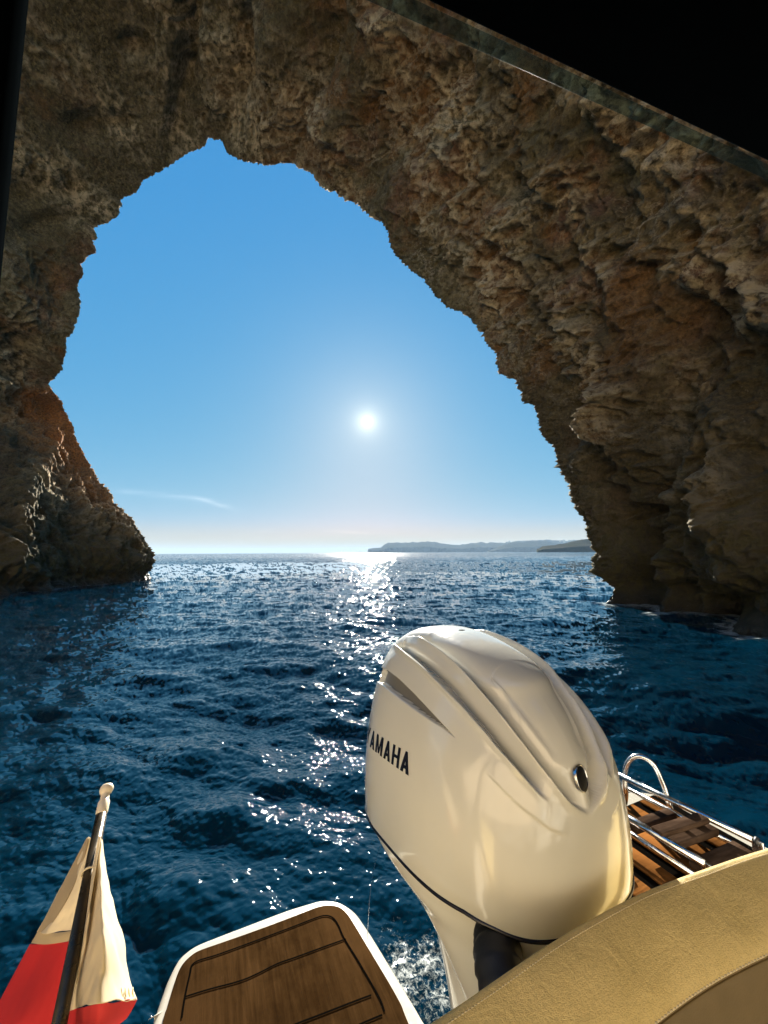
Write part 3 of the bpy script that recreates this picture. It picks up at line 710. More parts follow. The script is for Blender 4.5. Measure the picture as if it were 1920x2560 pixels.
def slab(name, poly, z, thick, mat, parent, bev=.02, seg=5):
    """polygon (list of (x,y)) extruded down with a rounded top edge"""
    bm = bmesh.new()
    Pn = np.array(poly, float)
    ar = .5*np.sum(Pn[:, 0]*np.roll(Pn[:, 1], -1)-np.roll(Pn[:, 0], -1)*Pn[:, 1])
    if ar < 0: Pn = Pn[::-1]
    e = np.roll(Pn, -1, 0)-np.roll(Pn, 1, 0); e /= np.linalg.norm(e, axis=1)[:, None]; nor = np.stack([e[:, 1], -e[:, 0]], 1)
    rings = []
    for k in range(seg+1):
        a = k/seg*math.pi/2
        off = -bev*(1-math.sin(a)); zz_ = z-bev*(1-math.cos(a))
        rings.append([bm.verts.new((x+nx*off, y+ny*off, zz_)) for (x, y), (nx, ny) in zip(Pn, nor)])
    rings.append([bm.verts.new((x, y, z-thick+bev*.5)) for (x, y) in Pn])
    rings.append([bm.verts.new((x-nx*bev*.5, y-ny*bev*.5, z-thick)) for (x, y), (nx, ny) in zip(Pn, nor)])
    n = len(Pn)
    for A, B in zip(rings[:-1], rings[1:]):
        for k in range(n): bm.faces.new((A[k], B[k], B[(k+1) % n], A[(k+1) % n]))
    bm.faces.new(rings[0]); bm.faces.new(rings[-1][::-1])
    bmesh.ops.triangulate(bm, faces=[f for f in bm.faces if len(f.verts) > 4])
    o = from_bm(name, bm, mat, parent, True); return o
def curve2(pts, n=8):
    return [(p.x, p.y) for p in bez([(x, y, 0) for x, y in pts], n)]

boat = empty('motorboat', (0, 0, 0), RZ)
tag(boat, 'white motorboat stern with teak swim platforms and black canopy overhead', 'motorboat')

# ---- swim platform, starboard (left in the picture)
def z4(x, y): return (360+.4581*x, 2180+.4581*y)
ZP = .42
outer = [z4(*p) for p in [(40, 830), (62, 760), (95, 665), (130, 572), (180, 475), (225, 428), (290, 385), (400, 340), (550, 283), (700, 226), (800, 190), (900, 160), (950, 146), (1000, 142), (1060, 150), (1110, 174), (1160, 214), (1205, 275), (1250, 342), (1320, 455), (1400, 585), (1470, 700), (1508, 765)]]
Lo = [LZ(u, v, ZP) for u, v in outer]
poly = [(-.22, .66), (-.20, .95), (-.16, 1.25)] + [(p.x, p.y) for p in Lo] + [(.672, 1.0), (.675, .66)]
plat = slab('swim_platform', curve2(poly, 6), ZP, .11, GEL, boat, .022)
inner = [z4(*p) for p in [(100, 830), (128, 730), (175, 575), (205, 510), (245, 465), (300, 428), (420, 385), (560, 336), (700, 285), (800, 247), (900, 208), (950, 190), (1000, 181), (1060, 188), (1105, 222), (1150, 290), (1240, 440), (1330, 590), (1400, 715), (1430, 790)]]
Li = [LZ(u, v, ZP+.006) for u, v in inner]
polyi = [(-.14, .72), (-.13, 1.0), (-.10, 1.25)] + [(p.x, p.y) for p in Li] + [(.60, 1.05), (.60, .72)]
deckp = slab('teak_deck', curve2(polyi, 6), ZP+.006, .012, TEAK, plat, .002, 2)
def ribbon(bm, pts, w, z):
    pts = [Vector((x, y, z)) for x, y in pts]; L_ = []
    for i, p in enumerate(pts):
        t = (pts[min(i+1, len(pts)-1)]-pts[max(i-1, 0)]).normalized(); n_ = Vector((-t.y, t.x, 0))
        L_.append((bm.verts.new(p+n_*w/2), bm.verts.new(p-n_*w/2)))
    for a, b in zip(L_[:-1], L_[1:]): bm.faces.new((a[0], a[1], b[1], b[0]))
grooves = [[(205, 800), (222, 690), (250, 560), (275, 495), (400, 452), (550, 398), (700, 342), (850, 285), (940, 250), (990, 238), (1030, 250), (1060, 290), (1090, 358), (1160, 472), (1240, 608), (1290, 700), (1312, 762)],
           [(228, 680), (350, 642), (480, 608), (560, 582), (640, 545), (730, 500), (830, 465), (930, 428), (1020, 395), (1102, 366)],
           [(760, 860), (840, 826), (950, 784), (1050, 745), (1150, 706), (1240, 672)], [(1140, 850), (1200, 822), (1300, 780)]]
for g in grooves:
    bm = bmesh.new(); pts = [LZ(*z4(*p), ZP+.0075) for p in g]
    ribbon(bm, curve2([(p.x, p.y) for p in pts], 6), .0055, ZP+.0078); from_bm('caulk_line', bm, CAULK, plat, False)
for a_ in (.80, .95, 1.10):
    bm = bmesh.new(); ribbon(bm, [(-.08, a_), (.54, a_)], .0055, ZP+.0078); from_bm('caulk_line', bm, CAULK, plat, False)

# ---- swim platform, port (right in the picture), slatted
plat2 = slab('swim_platform', curve2([(.93, .66), (.93, 1.0), (.95, 1.35), (1.0, 1.55), (1.12, 1.66), (1.35, 1.69), (1.8, 1.70), (2.2, 1.69), (2.42, 1.62), (2.50, 1.45), (2.52, 1.1), (2.52, .66)], 6), ZP, .11, GEL, boat, .022)
bm = bmesh.new()
for k in range(9):
    x0 = 1.02+k*.157
    rbox_bm(bm, x0, x0+.095, .72, 1.56, ZP+.006, ZP+.018, .003, 1)
from_bm('teak_slats', bm, TEAK_O, plat2)
slab('deck_recess', [(1.0, .70), (2.44, .70), (2.44, 1.575), (1.0, 1.575)], ZP+.004, .008, CAULK, plat2, .001, 2)
rbox('deck_locker', 1.15, 1.75, 1.30, 1.52, ZP+.016, ZP+.06, TEAK, plat2, .01)

# ---- hull: simple deep-V body from the transom forward
st = []
for a, beam, keel, sheer in [(.72, 1.36, -.35, .95), (.3, 1.42, -.38, .97), (-1.0, 1.45, -.42, 1.0), (-2.5, 1.36, -.40, 1.06), (-4.0, .95, -.30, 1.16), (-5.0, .42, -.1, 1.24), (-5.5, .03, .25, 1.3)]:
    row = []
    for t, zt in [(-1, 1), (-.985, .8), (-.96, .55), (-.9, .3), (-.82, .18), (-.5, .08), (0, 0), (.5, .08), (.82, .18), (.9, .3), (.96, .55), (.985, .8), (1, 1)]:
        row.append((1.02+t*beam, a, keel+(sheer-keel)*zt))
    st.append(row)
st = np.array(st)
hull = grid_mesh('hull', st, GEL, parent=boat)
sm = hull.modifiers.new('s', 'SOLIDIFY'); sm.thickness = .04; sm.offset = -1
# transom with a dark splash well at the engine
bm = bmesh.new()
rbox_bm(bm, -.33, .60, .60, .70, -.3, .90, .02); rbox_bm(bm, 1.0, 2.36, .60, .70, -.3, .90, .02); rbox_bm(bm, .603, .997, .58, .68, -.3, .72, .015)
from_bm('transom', bm, CREAM, boat)
rbox('splash_well', .44, 1.16, .605, .79, .36, .44, BLACK, boat, .02)
# cockpit behind the camera: pale sole, side decks, helm console, seat base; the low sun fills it
m = NT('cockpit_sole'); m.bsdf(Base_Color=(.70, .62, .48), Roughness=.6, Normal=m.bump(m.noise(200, 2), .3, .002)); SOLE = m.m
rbox('cockpit_floor', -.25, 2.3, -4.0, .58, .20, .25, SOLE, boat, .01)
rbox('side_deck', -.42, -.24, -3.2, .58, .86, .93, GEL, boat, .03)
rbox('side_deck', 2.29, 2.46, -3.2, .58, .86, .93, GEL, boat, .03)
con = rbox('helm_console', .3, 1.8, -2.6, -1.55, .25, 1.25, CREAM, boat, .06)
bm = bmesh.new(); rbox_bm(bm, .35, .95, -1.45, -.95, .25, .95, .05); rbox_bm(bm, .35, .95, -1.52, -1.42, .9, 1.42, .04)
rbox_bm(bm, 1.15, 1.75, -1.45, -.95, .25, .95, .05); rbox_bm(bm, 1.15, 1.75, -1.52, -1.42, .9, 1.42, .04)
from_bm('helm_seat', bm, GEL, boat)
rbox('bench_seat', -.22, 2.25, .08, .46, .30, .70, CREAM, boat, .05)

# ---- black canopy overhead and its clear smoky edge strip
ea, eb = LZ(*D(890, 0), 2.47), LZ(*D(1659, 358), 2.47)
dirc = (eb-ea); dirc.z = 0; L0 = ea - dirc*1.3; L1 = ea + dirc*3.2
can = slab('canopy', [(L0.x, L0.y), (L1.x, L1.y), (L1.x+.02, -2.6), (L0.x, -2.6)], 2.53, .06, CANVAS, boat, .02)
m = NT('smoky_vinyl')
tr = m.n('ShaderNodeBsdfTransparent', ins={0: (.62, .74, .76)}); gl = m.n('ShaderNodeBsdfPrincipled', ins={'Base Color': (.10, .14, .15), 'Roughness': .25})
ms = m.n('ShaderNodeMixShader', ins={0: m.mapr(m.noise(12, 4, .6), .35, .7, .06, .13), 1: tr.outputs[0], 2: gl.outputs[0]}); m.t.links.new(ms.outputs[0], m.out.inputs[0]); VIN = m.m
nrm2 = Vector((-dirc.y, dirc.x, 0)).normalized()
if nrm2.y < 0: nrm2 = -nrm2
q0, q1 = L0+nrm2*.001, L1+nrm2*.001; w_ = .016
slab('edge_strip', [(q0.x, q0.y), (q1.x, q1.y), (q1.x+nrm2.x*w_, q1.y+nrm2.y*w_), (q0.x+nrm2.x*w_, q0.y+nrm2.y*w_)], 2.475, .003, VIN, can, .0008, 2)
# canopy post on the left
pw = Vector((-.496, .42, 0)); pl = loc(pw)
pa, pb_ = loc(Vector((-.272, .22, 2.49))), loc(Vector((-.64, .545, .93)))
tube('canopy_post', [pb_, pa], [.045, .024], CANVAS, boat, 20)

# ---- curved grab handle at the port corner
hp = [LZ(u*K, v*K, z) for u, v, z in [(1352, 1712, .50), (1350, 1668, .60), (1362, 1640, .68), (1385, 1634, .71), (1412, 1652, .68), (1435, 1700, .58), (1447, 1742, .50)]]
base = LZ(1350*K, 1735*K, .43); base2 = LZ(1455*K, 1765*K, .43)
tube('grab_handle', bez([base]+hp+[base2], 8), .013, STEEL, boat, 16)

# ---- boarding ladder folded on the port platform
def z2(x, y): return (1400+.32099*x, 1850+.32099*y)
def rail(a, b, z, ext=0.0):
    A, B = LZ(*z2(*a), z), LZ(*z2(*b), z); d = (B-A); return [A-d*ext, B]
R1, R2 = rail((455, 270), (1520, 785), .585), rail((480, 575), (1130, 965), .575, .35)
R1b, R2b = rail((520, 375), (1400, 835), .515), rail((510, 700), (1060, 1060), .505, .4)
org = (R1[0]+R2[1])/2; org.z = ZP
lad = empty('boarding_ladder', wld(org), RZ)
tag(lad, 'stainless steel ladder with wooden steps folded on the right platform', 'ladder')
off = lambda p: p-org
for q in (R1, R2): tube('rail', [off(x) for x in q], .0145, STEEL, lad, 18)
for q in (R1b, R2b): tube('lower_rail', [off(x) for x in q], .0115, STEEL, lad, 16)
def plank(name, a, b, z, w, th, mat):
    A, B = off(LZ(*z2(*a), z)), off(LZ(*z2(*b), z)); d = (B-A); n_ = Vector((-d.y, d.x, 0)).normalized()
    bm = bmesh.new(); rbox_bm(bm, -d.length/2, d.length/2, -w/2, w/2, -th, 0, .006, 2)
    ang_ = math.atan2(d.y, d.x); mid = (A+B)/2
    o = from_bm(name, bm, mat, lad); o.location = mid; o.rotation_euler = (0, 0, ang_); return o
plank('step', (750, 700), (1120, 585), .60, .055, .022, TEAK_G)
plank('step', (800, 760), (1150, 640), .55, .10, .03, TEAK_G)
plank('step', (560, 655), (870, 545), .53, .05, .035, TEAK_G)
plank('step', (1090, 990), (1440, 830), .54, .09, .03, TEAK_G)
for q in (R1[1], R2[1], R1[0]):
    o = off(q); bm = bmesh.new(); rbox_bm(bm, o.x-.006, o.x+.006, o.y-.03, o.y+.012, o.z-.13, o.z+.01, .003, 2); from_bm('hinge_bracket', bm, STEEL, lad)
for q in (R1[1],):
    o = off(q); tube('rail_cap', [o, o+(off(R1[1])-off(R1[0])).normalized()*.012], .018, BLACK, lad, 18)

# ---- leather backrest of the stern bench
edge = [(-.35, .585), (.1, .58), (.345, .583), (.604, .597), (.84, .596), (1.05, .576), (1.26, .548), (1.5, .50), (1.8, .42), (2.1, .32)]
ep = bez([(x, y, 0) for x, y in edge], 30)
prof = [(-.03, -.42), (-.02, -.30), (-.012, -.12), (-.006, -.035), (-.001, -.010), (.0, 0.0), (-.006, .001), (-.02, -.003), (-.045, -.014), (-.07, -.029), (-.09, -.044), (-.102, -.058), (-.108, -.070), (-.1105, -.076), (-.108, -.081), (-.113, -.09), (-.122, -.16), (-.13, -.28), (-.12, -.43)]
prp = bez([(a, z, 0) for a, z in prof], 6)
ZB = 1.13
CP = np.zeros((len(prp), len(ep), 3))
for j, e in enumerate(ep):
    for i, q in enumerate(prp):
        wv = .0035*math.sin(e.x*9+1)+.002*math.sin(e.x*23)
        CP[i, j] = (e.x, e.y+q.x*1.0, ZB+q.y+wv*max(0, math.sin(math.pi*min(max(-q.x/.105, 0), 1)))*(1 if i > 24 else 0))
ben = empty('bench_backrest', wld((1.0, .5, 0)), RZ)
tag(ben, 'beige grained leather bench backrest with stitched seams in the right foreground', 'backrest')
CPo = CP-np.array([1.0, .5, 0])
ci = next(i for i, q in enumerate(prp) if i > 30 and q.x <= -.1104)
grid_mesh('leather_cover', CPo[:ci+1], LEATHER, parent=ben)
grid_mesh('front_panel', CPo[ci:], VINYL_SHADE, parent=ben)
# piping along the rear edge, stitches along both seams
tube('piping', [Vector(CPo[30, j])+Vector((0, .001, -.001)) for j in range(0, len(ep), 2)], .0016, LEATHER, ben, 8)
def stitches(name, i, step, ln, r, dz, dy, x0=.2, x1=2.0):
    bm = bmesh.new(); pts = [Vector(CPo[i, j]) for j in range(len(ep))]
    Ls = [0]
    for a, b in zip(pts[:-1], pts[1:]): Ls.append(Ls[-1]+(b-a).length)
    s = 0; cnt = 0
    while s < Ls[-1]-ln:
        def at(t):
            k = int(np.searchsorted(Ls, t)); k = min(max(k, 1), len(Ls)-1); f_ = (t-Ls[k-1])/(Ls[k]-Ls[k-1]); return pts[k-1].lerp(pts[k], f_)
        a, b = at(s), at(s+ln); mid = (a+b)/2
        o_ = Vector((0, dy, dz))
        tube_bm(bm, [a+o_-Vector((0, 0, r*.7)), mid+o_+Vector((0, 0, r*.3)), b+o_-Vector((0, 0, r*.7))], r, 6); s += step; cnt += 1
    o = from_bm(name, bm, THREAD, ben); o['kind'] = 'stuff'; return o
i_top = [i for i, q in enumerate(prp) if i > 30 and q.x <= -.009][0]
stitches('edge_stitching', i_top, .0065, .0045, .0006, .0004, 0)
stitches('seam_stitching', ci, .0085, .0068, .0017, .0016, .0012)

# ---- flagstaff and ensign
top, bot = PY(222*K, 1745*K, 1.065), PY(128*K, 2212*K, .80)
dv = (bot-top).normalized(); base = bot + dv*.22
fs = empty('flagstaff', base); tag(fs, 'dark metal flagstaff with a cream plastic finial leaning over the stern', 'flagstaff')
tube('pole', [top-base-dv*.01, bot-base, dv*0], [.0122, .0128, .013], POLEM, fs, 24)
m = NT('cream_plastic'); m.bsdf(Base_Color=(.72, .62, .46), Roughness=.4, Subsurface_Weight=.15, Subsurface_Radius=(.01, .006, .003)); PLAS = m.m
pf = [(r_*.76, z_*.85) for r_, z_ in [(.0162, -.004), (.0172, 0), (.0172, .03), (.0155, .033), (.0135, .036), (.0128, .05), (.0135, .053), (.018, .057), (.0205, .064), (.0205, .071), (.017, .077), (.009, .081), (.0, .082)]]
bm = bmesh.new(); n = 32
rot = (-dv).to_track_quat('Z', 'Y').to_matrix()
rings = [[bm.verts.new(top-base+rot@Vector((r*math.cos(2*math.pi*k/n), r*math.sin(2*math.pi*k/n), z-.012))) for k in range(n)] for r, z in pf[:-1]]
for A, B in zip(rings[:-1], rings[1:]):
    for k in range(n): bm.faces.new((A[k], A[(k+1) % n], B[(k+1) % n], B[k]))
bm.faces.new(rings[-1]); bm.faces.new(rings[0][::-1]); from_bm('finial', bm, PLAS, fs)

# flag cloth: two hanging leaves either side of the pole, white hoist half above, red half below
def cloth(name, cwhite):
    m = NT(name)
    w1 = m.n('ShaderNodeTexWave', ins={'Scale': 900.0, 'Distortion': 1.0}); 
    c = m.mix(m.mapr(m.noise(11, 4, .6), .35, .7, 0, .5), cwhite, tuple(x*.82 for x in cwhite))
    p = m.n('ShaderNodeBsdfPrincipled', ins={'Base Color': c, 'Roughness': .85, 'Normal': m.bump(m.math('ADD', m.noise(500, 2), w1.outputs['Fac']), .15, .0006)})
    tl = m.n('ShaderNodeBsdfTranslucent', ins={0: c})
    mx = m.n('ShaderNodeMixShader', ins={0: .35, 1: p.outputs[0], 2: tl.outputs[0]}); m.t.links.new(mx.outputs[0], m.out.inputs[0]); return m.m
WHITEC = cloth('white_cloth', (.74, .64, .46)); REDC = cloth('red_cloth', (.50, .024, .028)); HEM = cloth('hem_cloth', (.50, .40, .25))
def z3(x, y): return (x/3.352, 1900+y/3.352)
def leaf(name, rows, mat, parent, nu=60, nv=90, fold=.015, seed=0.0, thick=.0012):
    """rows: list of rows, each a list of (u, v, depthY); smooth surface through them"""
    G = np.array([[PY(*z3(u, v), d)[:] for (u, v, d) in r] for r in rows])
    cols_ = []
    for i in range(G.shape[0]):
        t = np.linspace(0, 1, G.shape[1]); c = bez(G[i], nu//(G.shape[1]-1)); cols_.append(np.array([p[:] for p in c]))
    H = np.array(cols_); fin = []
    for j in range(H.shape[1]):
        fin.append(np.array([p[:] for p in bez(H[:, j], max(2, nv//(H.shape[0]-1)))]))
    Pm = np.array(fin)
    nn_ = fbm(Pm.reshape(-1, 3)*np.array([14, 14, 4])+seed, 3).reshape(Pm.shape[:2])
    dirv = np.array((0, -1, .35)); Pm = Pm+nn_[..., None]*fold*dirv
    o = grid_mesh(name, Pm-np.array(base), mat, parent=parent)
    sol = o.modifiers.new('s', 'SOLIDIFY'); sol.thickness = thick; sol.offset = 0
    return o
flag = empty('flag', base); tag(flag, 'red and white flag hanging in folds from the flagstaff at lower left', 'flag')
# right leaf (white), fold crest near the pole
leaf('white_panel', [[(830, 620, 1.03), (838, 625, 1.02), (844, 640, 1.03)],
                     [(800, 850, .99), (850, 850, .96), (893, 900, 1.0)],
                     [(755, 1150, .96), (860, 1150, .91), (962, 1200, .97)],
                     [(700, 1500, .92), (870, 1520, .85), (1030, 1540, .94)],
                     [(620, 1800, .89), (850, 1830, .82), (1090, 1830, .92)],
                     [(555, 2095, .87), (840, 2030, .80), (1145, 2010, .91)]], WHITEC, flag, seed=2)
leaf('white_fold', [[(828, 640, 1.0), (836, 640, 1.0), (842, 640, .995)], [(770, 950, .96), (785, 950, .95), (805, 900, .94)],
                    [(690, 1450, .90), (705, 1450, .89), (722, 1400, .885)], [(620, 1800, .87), (640, 1800, .86), (655, 1790, .86)], [(548, 2100, .86), (600, 2080, .85), (640, 2040, .85)]], WHITEC, flag, fold=.0015, seed=5)
leaf('red_panel', [[(555, 2095, .871), (840, 2035, .801), (1143, 2012, .911)], [(545, 2180, .865), (830, 2160, .80), (1070, 2150, .90)], [(520, 2300, .86), (800, 2300, .79), (960, 2260, .88)], [(490, 2500, .84), (760, 2500, .77), (930, 2480, .86)]], REDC, flag, seed=7)
# left leaf
leaf('white_panel', [[(738, 645, 1.06), (760, 650, 1.05), (790, 640, 1.05)], [(620, 860, 1.04), (700, 860, 1.02), (760, 870, 1.0)],
                     [(470, 1150, 1.01), (600, 1150, .99), (700, 1150, .97)], [(318, 1435, .99), (430, 1450, .96), (600, 1430, .94)]], WHITEC, flag, seed=11)
leaf('hem', [[(318, 1437, .988), (440, 1449, .958), (600, 1432, .938)], [(262, 1535, .98), (400, 1545, .95), (590, 1515, .93)]], HEM, flag, fold=.0005, seed=13)
leaf('hem', [[(730, 650, 1.055), (738, 655, 1.05), (745, 660, 1.045)], [(618, 860, 1.032), (655, 870, 1.03), (685, 890, 1.02)], [(468, 1150, 1.0), (520, 1160, .99), (560, 1170, .985)], [(316, 1437, .98), (350, 1445, .975), (385, 1455, .965)]], HEM, flag, fold=.001, seed=19)
leaf('red_panel', [[(262, 1535, .981), (400, 1545, .951), (590, 1515, .931)], [(130, 1780, .97), (330, 1800, .92), (540, 1750, .91)], [(-20, 2060, .95), (230, 2060, .89), (470, 2050, .89)], [(-140, 2300, .93), (130, 2300, .87), (430, 2300, .87)], [(-220, 2500, .92), (60, 2500, .86), (400, 2500, .85)]], REDC, flag, fold=.006, seed=17)

# gathered stitches along the hem of the white half, a tie at the top of the hoist
for k in range(9):
    x_ = 865+k*31; d_ = .86+.05*abs(k-3)/6
    a_, b_ = PY(*z3(x_, 1905+4*k*0), d_-.012), PY(*z3(x_+6, 1985+2*math.sin(k*2.3)), d_-.018)
    tube('hem_stitch', [a_-base, (a_+b_)/2-base+Vector((0, -.002, 0)), b_-base], [.0011, .0016, .0011], THREAD, flag, 6)
tc_ = top+dv*.135
ring_ = [tc_-base+rot@Vector((.0155*math.cos(2*math.pi*k/16), .0155*math.sin(2*math.pi*k/16), .004*math.sin(2*math.pi*k/16))) for k in range(16)]
tube('hoist_tie', ring_, .0022, THREAD, flag, 8, closed=True)
# ------------------------------------------------------------------ outboard motor
EC = Vector((.80, 1.07, 0))
eng = empty('outboard_motor', wld(EC), RZ)
tag(eng, 'large cream outboard motor with a fluted cowling behind the boat', 'outboard motor')
# profile tables by height: front, aft, half width, plan exponent
ZT = [.935, 1.00, 1.10, 1.20, 1.30, 1.36, 1.415, 1.463, 1.502, 1.532, 1.557, 1.572, 1.5805, 1.582]
FR = [.665, .662, .660, .664, .682, .708, .747, .792, .825, .885, .960, 1.030, 1.09, 1.13]
AF = [1.47, 1.476, 1.482, 1.485, 1.486, 1.482, 1.472, 1.455, 1.430, 1.395, 1.350, 1.29, 1.22, 1.15]
WD = [.288, .291, .289, .282, .266, .252, .236, .218, .197, .174, .138, .102, .06, .012]
EXF = [3.1, 3.1, 3.0, 2.8, 2.6, 2.5, 2.45, 2.4, 2.35, 2.3, 2.2, 2.1, 2, 2]
def interp_s(z, T, V):
    # smooth interpolation through the table (Catmull-Rom in the parameter)
    T = np.array(T); V = np.array(V); k = np.clip(np.searchsorted(T, z)-1, 0, len(T)-2)
    h_ = T[k+1]-T[k]; t = (z-T[k])/h_
    sl = np.gradient(V, T)
    return ((2*t**3-3*t**2+1)*V[k]+(t**3-2*t**2+t)*h_*sl[k]+(-2*t**3+3*t**2)*V[k+1]+(t**3-t**2)*h_*sl[k+1])
par = np.linspace(0, 1, len(ZT)); uu = np.linspace(0, 1, 340)
NPH = 900
def param(V): return interp_s(uu, par, V)
z_, f_, a_, w_ = param(ZT), param(FR), param(AF), param(WD); ex = param(EXF)
ph = np.linspace(0, 2*np.pi, NPH, endpoint=False)
def seam_z(y): return np.interp(y, [.60, .68, .74, .80, .88, 1.05, 1.25, 1.45], [1.03, 1.045, 1.052, 1.05, 1.033, 1.0, .963, .945])
CW = np.zeros((len(uu), NPH, 3))
for i in range(len(uu)):
    c, s = np.cos(ph), np.sin(ph); e = 2/ex[i]
    # fuller at the aft end than at the nose
    ea = np.where(c > 0, 2/ (ex[i]+.9*(1-uu[i])), e)
    mid = (f_[i]+a_[i])/2 + .06*(1-uu[i]); 
    lx = np.where(c > 0, a_[i]-mid, mid-f_[i])
    y = mid + lx*np.sign(c)*np.abs(c)**ea; x = w_[i]*np.sign(s)*np.abs(s)**ea
    z = np.full(NPH, z_[i])
    k = (1-uu[i])**3
    z = z + (seam_z(y)-ZT[0])*k
    CW[i] = np.stack([.80+x, y, z], 1)
def tri_bvh(G):
    nu, nv = G.shape[:2]; idx = np.arange(nu*nv).reshape(nu, nv); A = np.hstack([idx, idx[:, :1]])
    q = np.stack([A[:-1, :-1], A[1:, :-1], A[1:, 1:], A[:-1, 1:]], -1).reshape(-1, 4)
    return BVHTree.FromPolygons([Vector(v) for v in wldA(G).reshape(-1, 3)], q.tolist())
bv = tri_bvh(CW[::4, ::6])
def hit(u, v, b=None):
    h_ = (b or bv).ray_cast(EYE, ray(u, v).normalized()); return loc(h_[0]) if h_[0] is not None else None
def za(x, y): return (900+x*.2411, 1540+y*.2411)
def zb(x, y): return (1200+x*.2652, 1640+y*.2652)
def trace(pts):
    out = []
    for u, v in pts:
        h_ = hit(u, v)
        if h_ is not None: out.append(h_)
    return np.array([p[:] for p in bez(out, 12)])
crA = trace([za(372, 300), za(500, 395), za(660, 525), za(780, 640), za(900, 760), zb(0, 650), zb(150, 830), zb(300, 1000), zb(450, 1170), zb(560, 1290), zb(650, 1360)])
crB = trace([za(610, 205), za(760, 300), za(900, 400), za(1080, 570), za(1250, 760), zb(150, 480), zb(350, 730), zb(500, 920), zb(650, 1120), zb(750, 1260), zb(850, 1370), zb(950, 1440), zb(1060, 1500)])
crC = trace([za(1220, 510), za(1400, 690), zb(130, 200), zb(350, 450), zb(550, 700), zb(700, 900), zb(770, 1040)])
crL = trace([zb(40, 1080), zb(170, 1210), zb(350, 1390), zb(500, 1510), zb(680, 1640), zb(850, 1700)])
for c_, extp in ((crA, .16), (crB, .16)):   # carry the folds over the top towards the stern
    pass
def extend(c, n_, dirn):
    d = np.array(dirn); return np.vstack([[c[0]+d*k/10 for k in range(n_, 0, -1)], c])
crA = extend(crA, 6, (-.02, .12, -.03)); crB = extend(crB, 7, (-.01, .16, -.008))
# surface normals of the base
dU = np.gradient(CW, axis=0); dV = np.roll(CW, -1, 1)-np.roll(CW, 1, 1)
NN = np.cross(dV, dU); NN /= np.linalg.norm(NN, axis=2)[..., None]+1e-9
cc_ = np.array([.80, 1.07, 1.2]); sgn = np.sign(np.sum(NN*(CW-cc_), axis=2)); NN *= np.where(sgn < 0, -1, 1)[..., None]
V = CW.reshape(-1, 3).copy(); N_ = NN.reshape(-1, 3); star = V[:, 0] <= .80
VM = V.copy(); VM[:, 0] = np.where(star, V[:, 0], 1.60-V[:, 0]); NM = N_.copy(); NM[:, 0] = np.where(star, N_[:, 0], -N_[:, 0])
def crease(C_, amp, w, delta, t_in=.08, t_out=.2, side=+1):
    """signed distance to the crest line; positive side = towards the centre line"""
    out = np.zeros(len(V))
    lo, hi = C_.min(0)-w*4, C_.max(0)+w*4
    m_ = np.where(np.all((VM > lo) & (VM < hi), axis=1))[0]
    A, B = C_[:-1], C_[1:]; T = B-A; L2 = (T**2).sum(1)
    best = np.full(len(m_), 1e9); sd = np.zeros(len(m_)); tp = np.zeros(len(m_)); ns = len(A)
    for k in range(ns):
        d = VM[m_]-A[k]; tt_ = np.clip((d@T[k])/L2[k], 0, 1); q = d-tt_[:, None]*T[k]; dist = np.linalg.norm(q, axis=1)
        s = np.einsum('ij,ij->i', np.cross(T[k][None, :], NM[m_]), q)
        b = dist < best
        best[b] = dist[b]; sd[b] = np.sign(s[b])*dist[b]; tp[b] = (k+tt_[b])/ns
    d = sd*side
    prof_ = np.clip((d+delta*.5)/delta, 0, 1); prof_ = prof_*prof_*(3-2*prof_)
    env = np.clip(tp/t_in, 0, 1)*np.clip((1-tp)/t_out, 0, 1); env = env*env*(3-2*env)
    # beyond the ends fade with distance
    pos = prof_*np.exp(-np.clip(d, 0, None)/w)*env
    crest = .35*np.exp(-(np.clip(-d, 0, None)/(w*.45))**2)*(d <= delta*.5)*env*(1-prof_)
    out[m_] = -amp*pos + amp*.5*crest
    return out
# which side is "towards the centre": test
def side_of(C_):
    k = len(C_)//2; T = C_[k+1]-C_[k]; n_ = N_[np.argmin(((VM-C_[k])**2).sum(1))]
    return np.sign(np.cross(T, n_)@np.array([1, 0, .6]))
DSP = crease(crA, .058, .027, .006, .08, .25, side_of(crA)) + crease(crB, .052, .029, .006, .08, .22, side_of(crB)) + crease(crC, .008, .03, .022, .6, .3, side_of(crC))
DSP += crease(crL, -.005, .035, .006, .25, .25, -side_of(crL)*-1)*1.0
# intake scoop: polygon in the starboard picture, mirrored to port
poly_in = np.array([za(*p) for p in [(60, 600), (90, 560), (128, 545), (160, 536), (210, 532), (270, 556), (330, 600), (400, 655), (550, 800), (700, 960), (850, 1120), (930, 1200), (985, 1255), (850, 1152), (700, 1058), (550, 955), (400, 845), (250, 725), (170, 668), (110, 640)]])
pu_, pv_, _ = proj(wldA(VM))
def sdf(px, py, poly):
    inside = np.zeros(len(px), bool); dist = np.full(len(px), 1e9)
    for (x0, y0), (x1, y1) in zip(poly, np.roll(poly, -1, 0)):
        ex_, ey_ = x1-x0, y1-y0; t = np.clip(((px-x0)*ex_+(py-y0)*ey_)/(ex_*ex_+ey_*ey_+1e-9), 0, 1)
        dist = np.minimum(dist, np.hypot(px-x0-t*ex_, py-y0-t*ey_))
        cnd = ((y0 > py) != (y1 > py)); xi = x0+(py-y0)*ex_/(ey_+1e-12); inside ^= cnd & (px < xi)
    return np.where(inside, dist, -dist)
face = (N_@np.array([0, 0, 0]) == 0)
tow = np.einsum('ij,ij->i', wldA(NM), (np.array(EYE)-wldA(VM))) > -.45
msk = (pu_ > 900) & (pu_ < 1160) & (pv_ > 1650) & (pv_ < 1860) & (VM[:, 2] > 1.1)
sdv = np.full(len(V), -99.0); sdv[msk] = sdf(pu_[msk], pv_[msk], poly_in)
